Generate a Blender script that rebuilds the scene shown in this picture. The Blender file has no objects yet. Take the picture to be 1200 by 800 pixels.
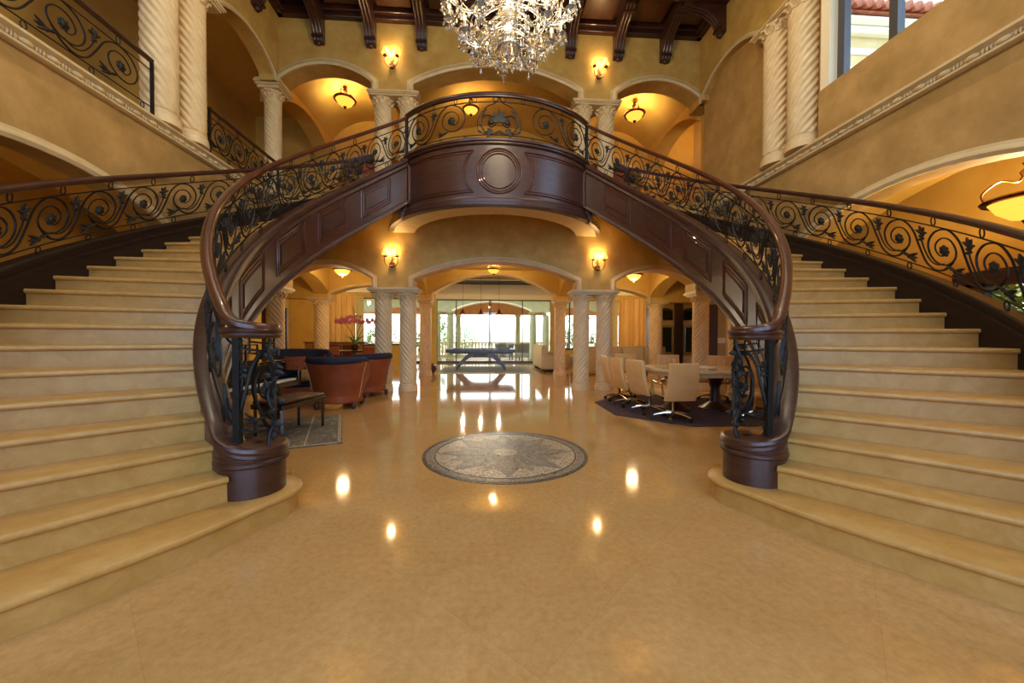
import bpy, math, random
from mathutils import Vector, Matrix
random.seed(7)
PI = math.pi
col = bpy.context.scene.collection
sin, cos = math.sin, math.cos

# ------------------------------------------------------------------ materials
def lin(c):
    return c / 12.92 if c <= 0.04045 else ((c + 0.055) / 1.055) ** 2.4
def rgb(h):
    h = h.lstrip('#')
    return tuple(lin(int(h[i:i + 2], 16) / 255) for i in (0, 2, 4)) + (1,)
def base_mat(name, color, rough=.5, metal=0, coat=0, spec=.5, **kw):
    m = bpy.data.materials.new(name); m.use_nodes = True
    b = m.node_tree.nodes['Principled BSDF']
    b.inputs['Base Color'].default_value = rgb(color)
    b.inputs['Roughness'].default_value = rough
    b.inputs['Metallic'].default_value = metal
    b.inputs['Coat Weight'].default_value = coat
    b.inputs['Specular IOR Level'].default_value = spec
    for k, v in kw.items():
        b.inputs[k.replace('_', ' ')].default_value = v
    return m
def noise_mat(name, c1, c2, scale=3, rough=.6, detail=6, stretch=(1, 1, 1), bump=0, bscale=None, c3=None, dist=0, rvar=0, **kw):
    m = base_mat(name, c1, rough, **kw)
    nt = m.node_tree; N = nt.nodes; L = nt.links; b = N['Principled BSDF']
    tc = N.new('ShaderNodeTexCoord'); mp = N.new('ShaderNodeMapping'); mp.inputs['Scale'].default_value = stretch
    L.new(tc.outputs['Object'], mp.inputs['Vector'])
    n = N.new('ShaderNodeTexNoise'); n.inputs['Scale'].default_value = scale; n.inputs['Detail'].default_value = detail
    n.inputs['Roughness'].default_value = .62; n.inputs['Distortion'].default_value = dist
    L.new(mp.outputs[0], n.inputs['Vector'])
    r = N.new('ShaderNodeValToRGB'); e = r.color_ramp.elements
    e[0].position = .32; e[0].color = rgb(c1); e[1].position = .68; e[1].color = rgb(c2)
    if c3:
        x = r.color_ramp.elements.new(.5); x.color = rgb(c3)
    L.new(n.outputs['Fac'], r.inputs['Fac']); L.new(r.outputs['Color'], b.inputs['Base Color'])
    if bump:
        n2 = N.new('ShaderNodeTexNoise'); n2.inputs['Scale'].default_value = bscale or scale * 6; n2.inputs['Detail'].default_value = 4
        L.new(mp.outputs[0], n2.inputs['Vector'])
        bp = N.new('ShaderNodeBump'); bp.inputs['Strength'].default_value = bump; bp.inputs['Distance'].default_value = .01
        L.new(n2.outputs['Fac'], bp.inputs['Height']); L.new(bp.outputs[0], b.inputs['Normal'])
    return m
def emis(name, color, strength, base=None):
    m = base_mat(name, base or color, .6)
    b = m.node_tree.nodes['Principled BSDF']
    b.inputs['Emission Color'].default_value = rgb(color); b.inputs['Emission Strength'].default_value = strength
    return m

M = {}
M['plaster'] = noise_mat('ochre_plaster', 'b28a40', 'cca75c', 2.6, .75, 10, bump=.15, bscale=9, c3='bf984c')
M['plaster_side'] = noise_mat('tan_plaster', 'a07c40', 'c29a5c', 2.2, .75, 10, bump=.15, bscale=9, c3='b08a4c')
M['ochre'] = noise_mat('smooth_ochre_paint', 'c8a04a', 'd3ae58', 2, .8, 3)
M['stone'] = noise_mat('cast_stone', 'c8ae7c', 'd6be90', 5, .55, 6, bump=.1)
M['column'] = noise_mat('column_stone', 'd2b480', 'e2c898', 7, .5, 6, bump=.1)
M['step'] = noise_mat('step_marble', 'b4843e', 'c69852', 9, .34, 12, c3='bc8e48', dist=.8)
M['wood'] = noise_mat('mahogany', '32170d', '4a2616', 4, .42, 5, stretch=(1, 1, 5), coat=.35, c3='3d1d11', Coat_Roughness=.22)
M['wood_stringer'] = noise_mat('dull_mahogany', '1e120b', '2c1b10', 4, .55, 5, stretch=(1, 1, 5), spec=.25)
M['wood_light'] = noise_mat('handrail_mahogany', '3c1a0c', '5c2c14', 4, .32, 6, coat=.3)
M['wood_dark'] = noise_mat('ceiling_walnut', '2a130a', '4a2413', 2.5, .35, 5, stretch=(1, 5, 1), coat=.2)
M['wood_panel'] = noise_mat('ceiling_panel', '3c1c0e', '55290f', 2.5, .35, 5, stretch=(4, 1, 1), coat=.2)
M['iron'] = noise_mat('wrought_iron', '0e0c0a', '1c1813', 14, .5, 3, metal=.4)
M['iron_leaf'] = noise_mat('iron_leaf', '100e0b', '221d14', 20, .55, 3, metal=.3)
M['bronze'] = noise_mat('bronze', '4a2a12', '7a4a20', 12, .4, 3, metal=.7)
M['black'] = base_mat('black_lacquer', '0c0b0b', .12, coat=.6)
M['white'] = base_mat('ivory_white', 'e8e2d2', .35)
M['leather'] = noise_mat('terracotta_leather', '7e3a1c', '9a4c26', 5, .42, 4)
M['navy'] = noise_mat('navy_velvet', '0e1220', '191f34', 8, .8, 3)
M['cream'] = noise_mat('cream_leather', 'd6a664', 'e0b476', 4, .45, 3)
M['beige_cloth'] = noise_mat('beige_upholstery', 'b8a27a', 'c8b48c', 20, .9, 3)
M['tabletop'] = noise_mat('onyx_top', 'c8ae7c', 'dcc898', 3, .12, 6, coat=.3)
M['chrome'] = base_mat('chrome', 'd8d0c0', .15, 1)
M['rubber'] = base_mat('caster_rubber', '141414', .5)
M['rug_dark'] = noise_mat('plum_rug', '3a2a2c', '4c3638', 30, .95, 4)
M['rug_grey'] = noise_mat('patterned_rug', '7a7262', 'aaa088', 9, .95, 10, c3='5f5846', dist=1.5)
M['rug_pale'] = noise_mat('pale_rug', 'a8ac98', 'c8cab4', 6, .95, 8)
M['slate_blue'] = noise_mat('blued_steel', '4a4c56', '64666e', 4, .35, 3, metal=.1)
M['felt'] = base_mat('grey_felt', '8b9690', .9)
M['curtain'] = noise_mat('gold_curtain', 'd2a25a', 'efc47c', 2, .8, 3, stretch=(5, 5, .3))
M['sheer'] = base_mat('sheer_curtain', 'ddcf9a', .8)
M['glassframe'] = base_mat('dark_bronze_frame', '4a4444', .5, 0)
M['green'] = noise_mat('garden_leaves', '4c6a2a', '9ab45a', 8, .8, 6)
M['terracotta'] = noise_mat('terracotta_wall', 'c88a5a', 'd8a070', 3, .8, 3)
M['sage'] = noise_mat('sage_stone', 'aab08a', 'bcc09c', 4, .7, 3)
M['pink'] = base_mat('orchid_petal', 'd8788c', .6)
M['tile'] = noise_mat('roof_tile', '9a4a2e', 'c47a56', 4, .8, 3)
M['yellowwall'] = noise_mat('sunlit_yellow_wall', 'e0c48c', 'eed8a8', 2, .8, 3)
M['ivorytrim'] = base_mat('ivory_trim', 'f0e2c0', .6)
M['shade'] = emis('lamp_shade', 'ffa83c', 2.0, 'e8c890')
M['bulb'] = emis('candle_flame', 'ffc060', 25)
M['alabaster'] = emis('alabaster_bowl', 'ffa038', 1.5, 'c89850')
M['screen'] = base_mat('dark_screen', '1a2622', .08)
M['cushion'] = noise_mat('patterned_cushion', '6a4a28', 'a8854a', 14, .9, 5)
M['rattan'] = noise_mat('rattan', '707468', '9a9c8c', 30, .8, 3)
# crystal
m = base_mat('crystal', 'fff3dc', .03); b = m.node_tree.nodes['Principled BSDF']
b.inputs['Transmission Weight'].default_value = .75; b.inputs['IOR'].default_value = 1.6
b.inputs['Specular IOR Level'].default_value = .9; M['crystal'] = m
m = base_mat('clear_glass', 'e8f4ec', .0); b = m.node_tree.nodes['Principled BSDF']
nt = m.node_tree; tr = nt.nodes.new('ShaderNodeBsdfTransparent'); tr.inputs[0].default_value = (.93, .96, .93, 1)
gl = nt.nodes.new('ShaderNodeBsdfGlossy'); gl.inputs['Roughness'].default_value = .02
mx = nt.nodes.new('ShaderNodeMixShader'); mx.inputs[0].default_value = .06
nt.links.new(tr.outputs[0], mx.inputs[1]); nt.links.new(gl.outputs[0], mx.inputs[2])
nt.links.new(mx.outputs[0], nt.nodes['Material Output'].inputs[0]); M['glass'] = m
# polished marble floor with joints
def floor_mat():
    m = base_mat('polished_marble_floor', 'c99a5c', .07, coat=0)
    nt = m.node_tree; N = nt.nodes; L = nt.links; b = N['Principled BSDF']
    tc = N.new('ShaderNodeTexCoord')
    mp = N.new('ShaderNodeMapping'); mp.inputs['Rotation'].default_value = (0, 0, PI / 4); mp.inputs['Scale'].default_value = (1, 1, 1)
    L.new(tc.outputs['Object'], mp.inputs[0])
    n = N.new('ShaderNodeTexNoise'); n.inputs['Scale'].default_value = 2.2; n.inputs['Detail'].default_value = 12; n.inputs['Roughness'].default_value = .7; n.inputs['Distortion'].default_value = .8
    L.new(tc.outputs['Object'], n.inputs['Vector'])
    r = N.new('ShaderNodeValToRGB'); e = r.color_ramp.elements
    e[0].position = .3; e[0].color = rgb('c09658'); e[1].position = .7; e[1].color = rgb('cca466')
    x = e.new(.5); x.color = rgb('c69c5e'); L.new(n.outputs['Fac'], r.inputs[0])
    n2 = N.new('ShaderNodeTexNoise'); n2.inputs['Scale'].default_value = 26; n2.inputs['Detail'].default_value = 8; n2.inputs['Roughness'].default_value = .75
    L.new(tc.outputs['Object'], n2.inputs['Vector'])
    r2 = N.new('ShaderNodeValToRGB'); r2.color_ramp.elements[0].position = .34; r2.color_ramp.elements[0].color = rgb('a8804e'); r2.color_ramp.elements[1].position = .6; r2.color_ramp.elements[1].color = (1, 1, 1, 1)
    L.new(n2.outputs['Fac'], r2.inputs[0])
    mu = N.new('ShaderNodeMix'); mu.data_type = 'RGBA'; mu.blend_type = 'MULTIPLY'; mu.inputs[0].default_value = .28
    L.new(r.outputs[0], mu.inputs[6]); L.new(r2.outputs[0], mu.inputs[7])
    br = N.new('ShaderNodeTexBrick'); br.offset = 0; br.inputs['Scale'].default_value = 1.05; br.inputs['Mortar Size'].default_value = .002
    br.inputs['Brick Width'].default_value = 1; br.inputs['Row Height'].default_value = 1
    br.inputs['Color1'].default_value = (1, 1, 1, 1); br.inputs['Color2'].default_value = (.96, .95, .93, 1); br.inputs['Mortar'].default_value = (.88, .85, .8, 1)
    L.new(mp.outputs[0], br.inputs[0])
    m2 = N.new('ShaderNodeMix'); m2.data_type = 'RGBA'; m2.blend_type = 'MULTIPLY'; m2.inputs[0].default_value = 1
    L.new(mu.outputs[2], m2.inputs[6]); L.new(br.outputs['Color'], m2.inputs[7]); L.new(m2.outputs[2], b.inputs['Base Color'])
    return m
M['floor'] = floor_mat()
def mosaic_mat(name, c1, c2, scale):
    m = base_mat(name, c1, .3); nt = m.node_tree; N = nt.nodes; L = nt.links; b = N['Principled BSDF']
    tc = N.new('ShaderNodeTexCoord'); v = N.new('ShaderNodeTexVoronoi'); v.inputs['Scale'].default_value = scale; v.feature = 'DISTANCE_TO_EDGE'
    v2 = N.new('ShaderNodeTexVoronoi'); v2.inputs['Scale'].default_value = scale
    L.new(tc.outputs['Object'], v.inputs[0]); L.new(tc.outputs['Object'], v2.inputs[0])
    r = N.new('ShaderNodeValToRGB'); r.color_ramp.elements[0].position = .03; r.color_ramp.elements[0].color = (.25, .2, .14, 1); r.color_ramp.elements[1].position = .09
    L.new(v.outputs[0], r.inputs[0])
    mx = N.new('ShaderNodeMix'); mx.data_type = 'RGBA'; mx.inputs[6].default_value = rgb(c1); mx.inputs[7].default_value = rgb(c2)
    sp = N.new('ShaderNodeSeparateColor'); L.new(v2.outputs['Color'], sp.inputs[0]); L.new(sp.outputs[0], mx.inputs[0])
    mu = N.new('ShaderNodeMix'); mu.data_type = 'RGBA'; mu.blend_type = 'MULTIPLY'; mu.inputs[0].default_value = 1
    L.new(mx.outputs[2], mu.inputs[6]); L.new(r.outputs[0], mu.inputs[7]); L.new(mu.outputs[2], b.inputs['Base Color'])
    return m
M['mos_light'] = mosaic_mat('mosaic_cream', 'b8a684', 'd4c4a4', 34)
M['mos_grey'] = mosaic_mat('mosaic_grey', '7e7566', 'a09682', 34)
M['mos_dark'] = mosaic_mat('mosaic_dark', '3c362c', '6a604e', 30)
M['mos_mid'] = mosaic_mat('mosaic_taupe', '94866c', 'b0a288', 34)

# ------------------------------------------------------------------ mesh builder
class MB:
    def __init__(s): s.v = []; s.f = []
    def add(s, vs, fs):
        o = len(s.v); s.v += [tuple(v) for v in vs]; s.f += [tuple(i + o for i in f) for f in fs]; return s
    def box(s, x0, x1, y0, y1, z0, z1):
        vs = [(x, y, z) for x in (x0, x1) for y in (y0, y1) for z in (z0, z1)]
        return s.add(vs, [(0, 1, 3, 2), (4, 6, 7, 5), (0, 4, 5, 1), (2, 3, 7, 6), (0, 2, 6, 4), (1, 5, 7, 3)])
    def tube(s, pts, r, n=6, closed=False, cap=True):
        P = [Vector(p) for p in pts]; k = len(P)
        rs = r if isinstance(r, (list, tuple)) else [r] * k
        T = []
        for i in range(k):
            a = P[(i - 1) % k] if (closed or i > 0) else P[i]
            b_ = P[(i + 1) % k] if (closed or i < k - 1) else P[i]
            t = (b_ - a); T.append(t.normalized() if t.length > 1e-9 else Vector((0, 0, 1)))
        up = Vector((0, 0, 1)) if abs(T[0].z) < .9 else Vector((1, 0, 0))
        nrm = T[0].cross(up).normalized(); vs = []
        for i in range(k):
            nrm = (nrm - T[i] * nrm.dot(T[i]))
            nrm = nrm.normalized() if nrm.length > 1e-6 else T[i].orthogonal().normalized()
            bn = T[i].cross(nrm)
            for j in range(n):
                a = 2 * PI * j / n
                vs.append(P[i] + (nrm * cos(a) + bn * sin(a)) * rs[i])
        fs = []
        for i in range(k if closed else k - 1):
            for j in range(n):
                i2 = (i + 1) % k
                fs.append((i * n + j, i * n + (j + 1) % n, i2 * n + (j + 1) % n, i2 * n + j))
        if not closed and cap:
            fs.append(tuple(reversed(range(n)))); fs.append(tuple((k - 1) * n + j for j in range(n)))
        return s.add(vs, fs)
    def lathe(s, prof, n=24, c=(0, 0, 0), caps=True, fn=None):
        vs = []
        for r, z in prof:
            for j in range(n):
                a = 2 * PI * j / n; rr = r if fn is None else fn(r, a, z)
                vs.append((c[0] + rr * cos(a), c[1] + rr * sin(a), c[2] + z))
        fs = []
        for i in range(len(prof) - 1):
            for j in range(n):
                fs.append((i * n + j, i * n + (j + 1) % n, (i + 1) * n + (j + 1) % n, (i + 1) * n + j))
        if caps:
            fs.append(tuple(reversed(range(n)))); fs.append(tuple((len(prof) - 1) * n + j for j in range(n)))
        return s.add(vs, fs)
    def sweep(s, path, normals, prof, closed_prof=True, caps=True):
        """prof: list of (n, z) offsets; path pts; normals = horizontal unit vectors"""
        k = len(prof); vs = []
        for p, nn in zip(path, normals):
            for a, z in prof: vs.append((p[0] + nn[0] * a, p[1] + nn[1] * a, p[2] + z))
        fs = []
        for i in range(len(path) - 1):
            for j in range(k if closed_prof else k - 1):
                fs.append((i * k + j, i * k + (j + 1) % k, (i + 1) * k + (j + 1) % k, (i + 1) * k + j))
        if caps and closed_prof:
            fs.append(tuple(reversed(range(k)))); fs.append(tuple((len(path) - 1) * k + j for j in range(k)))
        return s.add(vs, fs)
    def prism(s, poly, z0, z1):
        n = len(poly)
        vs = [(x, y, z0) for x, y in poly] + [(x, y, z1) for x, y in poly]
        return s.add(vs, [tuple(reversed(range(n))), tuple(range(n, 2 * n))] + [(i, (i + 1) % n, n + (i + 1) % n, n + i) for i in range(n)])
    def ball(s, c, r, n=8, m_=6, sc=(1, 1, 1), fn=None):
        vs = []
        for i in range(m_ + 1):
            t = PI * i / m_
            for j in range(n):
                a = 2 * PI * j / n; q = r if fn is None else r * fn(a, t)
                vs.append((c[0] + q * sin(t) * cos(a) * sc[0], c[1] + q * sin(t) * sin(a) * sc[1], c[2] + q * cos(t) * sc[2]))
        fs = []
        for i in range(m_):
            for j in range(n): fs.append((i * n + j, (i + 1) * n + j, (i + 1) * n + (j + 1) % n, i * n + (j + 1) % n))
        return s.add(vs, fs)
    def map(s, fn): s.v = [tuple(fn(*v)) for v in s.v]; return s
    def build(s, name, mat, parent=None, smooth=True, angle=40, bevel=0, loc=None):
        me = bpy.data.meshes.new(name); me.from_pydata(s.v, [], s.f); me.update()
        import bmesh
        bm = bmesh.new(); bm.from_mesh(me)
        bmesh.ops.remove_doubles(bm, verts=bm.verts, dist=1e-5)
        bmesh.ops.recalc_face_normals(bm, faces=bm.faces); bm.to_mesh(me); bm.free()
        if smooth:
            me.shade_smooth(); me.set_sharp_from_angle(angle=math.radians(angle))
        me.materials.append(mat)
        o = bpy.data.objects.new(name, me); col.objects.link(o)
        if parent: o.parent = parent
        if loc: o.location = loc
        if bevel:
            md = o.modifiers.new('bevel', 'BEVEL'); md.width = bevel; md.segments = 2; md.limit_method = 'ANGLE'; md.angle_limit = math.radians(40)
        return o
def thing(name, label, cat, loc=(0, 0, 0), rz=0, group=None):
    o = bpy.data.objects.new(name, None); col.objects.link(o); o.location = loc; o.rotation_euler = (0, 0, rz); o.empty_display_size = .1
    return tag(o, label, cat, group)
def tag(o, label, cat, group=None, kind=None):
    o['label'] = label; o['category'] = cat
    if group: o['group'] = group
    if kind: o['kind'] = kind
    return o
def struct(o): o['kind'] = 'structure'; return o
def dup(root, loc=None, rz=None, label=None, group=None, parent=None):
    r = root.copy(); col.objects.link(r)
    if loc is not None: r.location = loc
    if rz is not None: r.rotation_euler = (0, 0, rz)
    if label: r['label'] = label
    if group: r['group'] = group
    if parent: r.parent = parent
    for ch in list(root.children):
        dup(ch, parent=r)
    return r
def crom(P, n=6):
    """catmull-rom through points"""
    out = []; P = [Vector(p) for p in P]
    Q = [P[0] * 2 - P[1]] + P + [P[-1] * 2 - P[-2]]
    for i in range(1, len(Q) - 2):
        for k in range(n):
            t = k / n; a, b_, c, d = Q[i - 1], Q[i], Q[i + 1], Q[i + 2]
            out.append(.5 * ((2 * b_) + (c - a) * t + (2 * a - 5 * b_ + 4 * c - d) * t * t + (3 * b_ - a - 3 * c + d) * t ** 3))
    out.append(P[-1]); return out

# ------------------------------------------------------------------ key dimensions
HC = (0.0, 4.926); RI = 3.0; RO = 4.6; RIS = .1665; TE = .948; TS = -.87
ZB = 2.26                      # nosing line: z = ZB + 2.2*theta
XW = 4.68; YW = 8.5; ZUP = 4.33; ZCE = 8.08; TW = .42

# ------------------------------------------------------------------ wall with arches
def arc_pts(a, b, zj, zc, n=20):
    h = zc - zj; w = (b - a) / 2; R = (w * w + h * h) / (2 * h); cz = zc - R; cx = (a + b) / 2; t0 = math.asin(min(1, w / R))
    return [(cx + R * sin(-t0 + 2 * t0 * i / n), cz + R * cos(-t0 + 2 * t0 * i / n)) for i in range(n + 1)]
def arch_band(fr, s0, s1, z0, z1, ops, th):
    """fr(s,z,n)->xyz"""
    out = [(s0, z0)]
    for a, b_, zj, zc in ops:
        out += [(a, z0)] if a > s0 + 1e-6 else []
        out += arc_pts(a, b_, zj, zc)
        out += [(b_, z0)] if b_ < s1 - 1e-6 else []
    out += [(s1, z0)] if ops[-1][1] < s1 - 1e-6 else []
    if ops[0][0] <= s0 + 1e-6: out = out[1:]
    m_ = MB(); k = len(out); vs = []; fs = []
    for s, z in out: vs += [fr(s, z, 0), fr(s, z, th), fr(s, z1, 0), fr(s, z1, th)]
    for i in range(k - 1):
        a, b_ = 4 * i, 4 * i + 4
        if abs(out[i][0] - out[i + 1][0]) > 1e-6:
            fs += [(a, b_, b_ + 2, a + 2), (a + 1, a + 3, b_ + 3, b_ + 1), (a + 2, b_ + 2, b_ + 3, a + 3)]
        fs += [(a, a + 1, b_ + 1, b_)]
    fs += [(0, 2, 3, 1), (4 * k - 4, 4 * k - 3, 4 * k - 1, 4 * k - 2)]
    return m_.add(vs, fs)
def arch_trim(fr, a, b_, zbot, zj, zc, w=.075, pr=.05, th=TW, name='trim', inner=True):
    """moulding round an arched opening"""
    P = [(a, zbot), (a, zj)] + arc_pts(a, b_, zj, zc)[1:-1] + [(b_, zj), (b_, zbot)]
    m_ = MB(); vs = []; fs = []; k = len(P)
    prof = [(0.0, .02), (-.012, -pr * .6), (w * .25, -pr), (w * .6, -pr * .7), (w * .7, -pr * .45), (w, -pr * .35), (w, .02)]
    for i, (s, z) in enumerate(P):
        p0 = Vector(P[max(i - 1, 0)]); p1 = Vector(P[min(i + 1, k - 1)]); c = Vector((s, z))
        d0 = (c - p0).normalized() if i > 0 else (p1 - c).normalized()
        d1 = (p1 - c).normalized() if i < k - 1 else d0
        n0 = Vector((-d0.y, d0.x)); n1 = Vector((-d1.y, d1.x)); nn = (n0 + n1).normalized(); sc = 1 / max(.5, nn.dot(n0))
        for o, n in prof: vs.append(fr(s + nn.x * o * sc, z + nn.y * o * sc, n))
    q = len(prof)
    for i in range(k - 1):
        for j in range(q - 1): fs.append((i * q + j, i * q + j + 1, (i + 1) * q + j + 1, (i + 1) * q + j))
    fs += [tuple(range(q)), tuple(reversed([(k - 1) * q + j for j in range(q)]))]
    return m_.add(vs, fs)
def far(s, z, n): return (s, YW + n, z)
def row2(s, z, n): return (s, 11.8 + n, z)
def sideR(s, z, n): return (XW + n, s, z)
def sideL(s, z, n): return (-XW - n, s, z)
trim_i = [0]
def trim(m_, mat=None):
    trim_i[0] += 1
    o = m_.build('trim_%d' % trim_i[0], mat or M['stone']); return struct(o)

# floors
f = MB().box(-9, 9, -4, 18.6, -.12, 0).build('floor', M['floor'], smooth=False); struct(f)
struct(MB().box(-30, 30, 18.6, 60, -.5, -.06).build('terrace_floor', noise_mat('terrace_stone', 'b8a888', 'd0c0a0', 3, .7), smooth=False))

# lower arcade of the far wall, with floor band above
LO = [(-4.62, -2.72, 2.5, 2.8), (-1.84, 1.84, 2.5, 2.92), (2.72, 4.62, 2.5, 2.8)]
UP = [(-4.66, -2.72, 6.76, 7.1), (-1.84, 1.84, 6.76, 7.22), (2.72, 4.66, 6.76, 7.1)]
wl = arch_band(far, -XW - .3, XW + .3, 2.3, ZUP, LO, TW)
struct(wl.build('wall_far', M['plaster'], smooth=False))
wu = arch_band(far, -XW - .3, XW + .3, 6.6, 8.3, UP, TW)
struct(wu.build('wall_far_upper', M['plaster'], smooth=False))
for a, b_, zj, zc in LO: trim(arch_trim(far, a, b_, 2.3, zj, zc, w=.10, pr=.06))
for a, b_, zj, zc in UP: trim(arch_trim(far, a, b_, 6.6, zj, zc, w=.13, pr=.07))
# second row (lower and upper)
L2 = [(-4.98, -2.4, 2.5, 2.78), (-1.88, 1.88, 2.55, 3.16), (2.4, 4.98, 2.5, 2.78)]
struct(arch_band(row2, -9, 9, 2.36, 4.2, L2, .4).build('wall_lounge', M['ochre'], smooth=False))
for a, b_, zj, zc in L2: trim(arch_trim(row2, a, b_, 2.36, zj, zc, w=.07))
U2 = [(-4.7, -2.5, 6.3, 6.75), (-1.8, 1.8, 6.5, 6.85), (2.5, 4.7, 6.3, 6.75)]
struct(arch_band(row2, -9, 9, 6.1, 8.3, U2, .4).build('wall_gallery', M['ochre'], smooth=False))
for a, b_, zj, zc in U2: trim(arch_trim(row2, a, b_, 6.1, zj, zc, w=.1))
for x0, x1 in ((-9, -4.7), (-2.5, -1.8), (1.8, 2.5), (4.7, 9)):
    struct(MB().box(x0, x1, 11.8, 12.2, ZUP, 6.1).build('wall_gallery_pier', M['ochre'], smooth=False))
struct(MB().box(6.4, 6.6, YW, 13.6, ZUP, 8.3).build('wall_gallery_right', noise_mat('cream_paint', 'd4b884', 'dcc494', 2, .8), smooth=False))
struct(MB().box(XW + .3, 6.4, YW, YW + TW, ZUP - .1, 8.3).build('wall_gallery_right_return', M['ochre'], smooth=False))
struct(MB().box(-9, 9, 13.6, 13.8, ZUP, 8.3).build('wall_gallery_rear', M['ochre'], smooth=False))
# cross arches in the lower and upper loggia (between far wall pier and second row)
for nm, zb, zj, zc, zt, xs in (('lower', 2.3, 2.5, 2.95, 3.35, (-2.28, 2.28, -5.2, 5.2)), ('upper', 6.3, 6.5, 7.02, 8.2, (-2.28, 2.28, -5.1, 5.1))):
    for x in xs:
        fr = lambda s, z, n, x=x: (x - .22 + n, s, z)
        struct(arch_band(fr, YW + TW, 11.8, zb, zt, [(YW + TW, 11.8, zj, zc)], .44).build('wall_%s_loggia' % nm, M['ochre'], smooth=False))
# loggia ceilings, slabs
struct(MB().box(-9, 9, YW + TW, 12, 3.3, 3.4).build('ceiling_loggia', M['ochre'], smooth=False))
struct(MB().box(-9, 9, YW + .02, 13.8, 4.2, ZUP).build('floor_upper', M['floor'], smooth=False))
# barrel vaults over the three upper bays
for x0, x1 in ((-4.9, -2.48), (-2.08, 2.08), (2.48, 4.9)):
    P = arc_pts(x0, x1, 7.1, 7.75, 16); v = MB(); vs = []; fs = []
    for s, z in P: vs += [(s, YW + TW, z), (s, 11.8, z), (s, YW + TW, z + .06), (s, 11.8, z + .06)]
    for i in range(len(P) - 1):
        a = 4 * i; fs += [(a, a + 1, a + 5, a + 4), (a + 2, a + 6, a + 7, a + 3)]
    struct(v.add(vs, fs).build('ceiling_vault', M['ochre']))
struct(MB().box(-9, 9, 12.2, 13.7, 7.6, 7.7).build('ceiling_gallery', M['ochre'], smooth=False))

# side walls
LS = [(2.2, 6.0, 2.5, 3.1), (7.42, 8.3, 2.35, 2.52)]
US = [(6.62, 8.3, 6.72, 7.0)]
for sgn, fr, nm in ((-1, sideL, 'left'), (1, sideR, 'right')):
    struct(arch_band(fr, -3.5, YW, 2.3, ZUP - .2, LS, .3).build('wall_%s' % nm, M['plaster_side'], smooth=False))
    a, b_ = sorted((sgn * XW, sgn * (XW + .3)))
    struct(MB().box(a, b_, -3.5, 2.2, 0, 2.3).build('wall_%s_pier' % nm, M['plaster_side'], smooth=False))
    struct(MB().box(a, b_, 6.0, 7.42, 0, 2.3).build('wall_%s_pier' % nm, M['plaster_side'], smooth=False))
    for a, b_, zj, zc in LS[:1]: trim(arch_trim(fr, a, b_, 2.3, zj, zc, w=.11))
    # moulded string course: two fillets and a row of carved egg blocks
    m_ = MB()
    pr = [(0, 0), (.05, 0), (.07, .015), (.07, .035), (.04, .045), (.045, .10), (.075, .115), (.10, .13), (.10, .155), (.06, .165), (.06, .185), (0, .185)]
    P = [(sgn * XW, y, 3.975) for y in (-3.5, 8.5)]
    m_.sweep(P, [(-sgn, 0)] * 2, pr)
    i = 0; y = -3.4
    while y < 8.4:
        m_.ball((sgn * (XW - .055), y, 4.047), .04, 8, 5, (.75, 1.5, .8))
        for d in (.085, .115, .145):
            m_.ball((sgn * (XW - .052), y + d, 4.047), .028, 6, 4, (.6, .5, 1.1))
        y += .23
    trim(m_)
    # upper wall above the side arch and columns
    struct(arch_band(fr, 5.38, YW, 6.6, 8.3, US, .3).build('wall_%s_upper' % nm, M['plaster'], smooth=False))
    trim(arch_trim(fr, 6.62, 8.3, 6.6, 6.72, 7.0))
# left: open gallery behind balustrade
struct(MB().box(-7.2, -XW, -3.5, 13, 4.13, ZUP - .17).build('floor_gallery_left', M['floor'], smooth=False))
struct(MB().box(-7.3, -7.1, -3.5, 13, ZUP - .2, 8.3).build('wall_gallery_left', M['ochre'], smooth=False))
struct(MB().box(-7.1, -XW - .3, -3.5, 13, 7.75, 7.85).build('ceiling_gallery_left', M['ochre'], smooth=False))
struct(MB().box(-XW - .3, -XW, -3.5, 5.38, 7.9, 8.3).build('wall_left_lintel', M['plaster'], smooth=False))
# right: closed wall with a window
W0, W1 = 2.2, 5.32
struct(MB().box(XW, XW + .3, -3.5, W1 + .0, 4.16, 4.87).build('wall_right_parapet', M['plaster_side'], smooth=False))
struct(MB().box(XW, XW + .3, -3.5, W0, 4.87, 8.3).build('wall_right_front', M['plaster_side'], smooth=False))
struct(MB().box(XW, XW + .3, W0, W1, 7.6, 8.3).build('wall_right_head', M['plaster_side'], smooth=False))
struct(MB().box(XW + .12, XW + .3, W1, YW, 4.16, 7.2).build('wall_right_blind', M['plaster_side'], smooth=False))
# window frame
w = MB(); 
for y in (2.24, 4.42, 5.12): w.box(XW + .14, XW + .24, y - .05, y + .05, 4.87, 7.6)
w.box(XW + .14, XW + .24, 2.2, 5.17, 4.87, 4.93); w.box(XW + .14, XW + .24, 2.2, 5.17, 7.5, 7.6)
wf = struct(w.build('window_1', M['glassframe'], smooth=False))
MB().box(XW + .185, XW + .195, 2.24, 5.12, 4.9, 7.55).build('pane', M['glass'], wf, smooth=False)
MB().box(XW + .02, XW + .3, 5.17, 5.318, 4.87, 7.6).build('jamb', M['ivorytrim'], wf, smooth=False)

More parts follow.
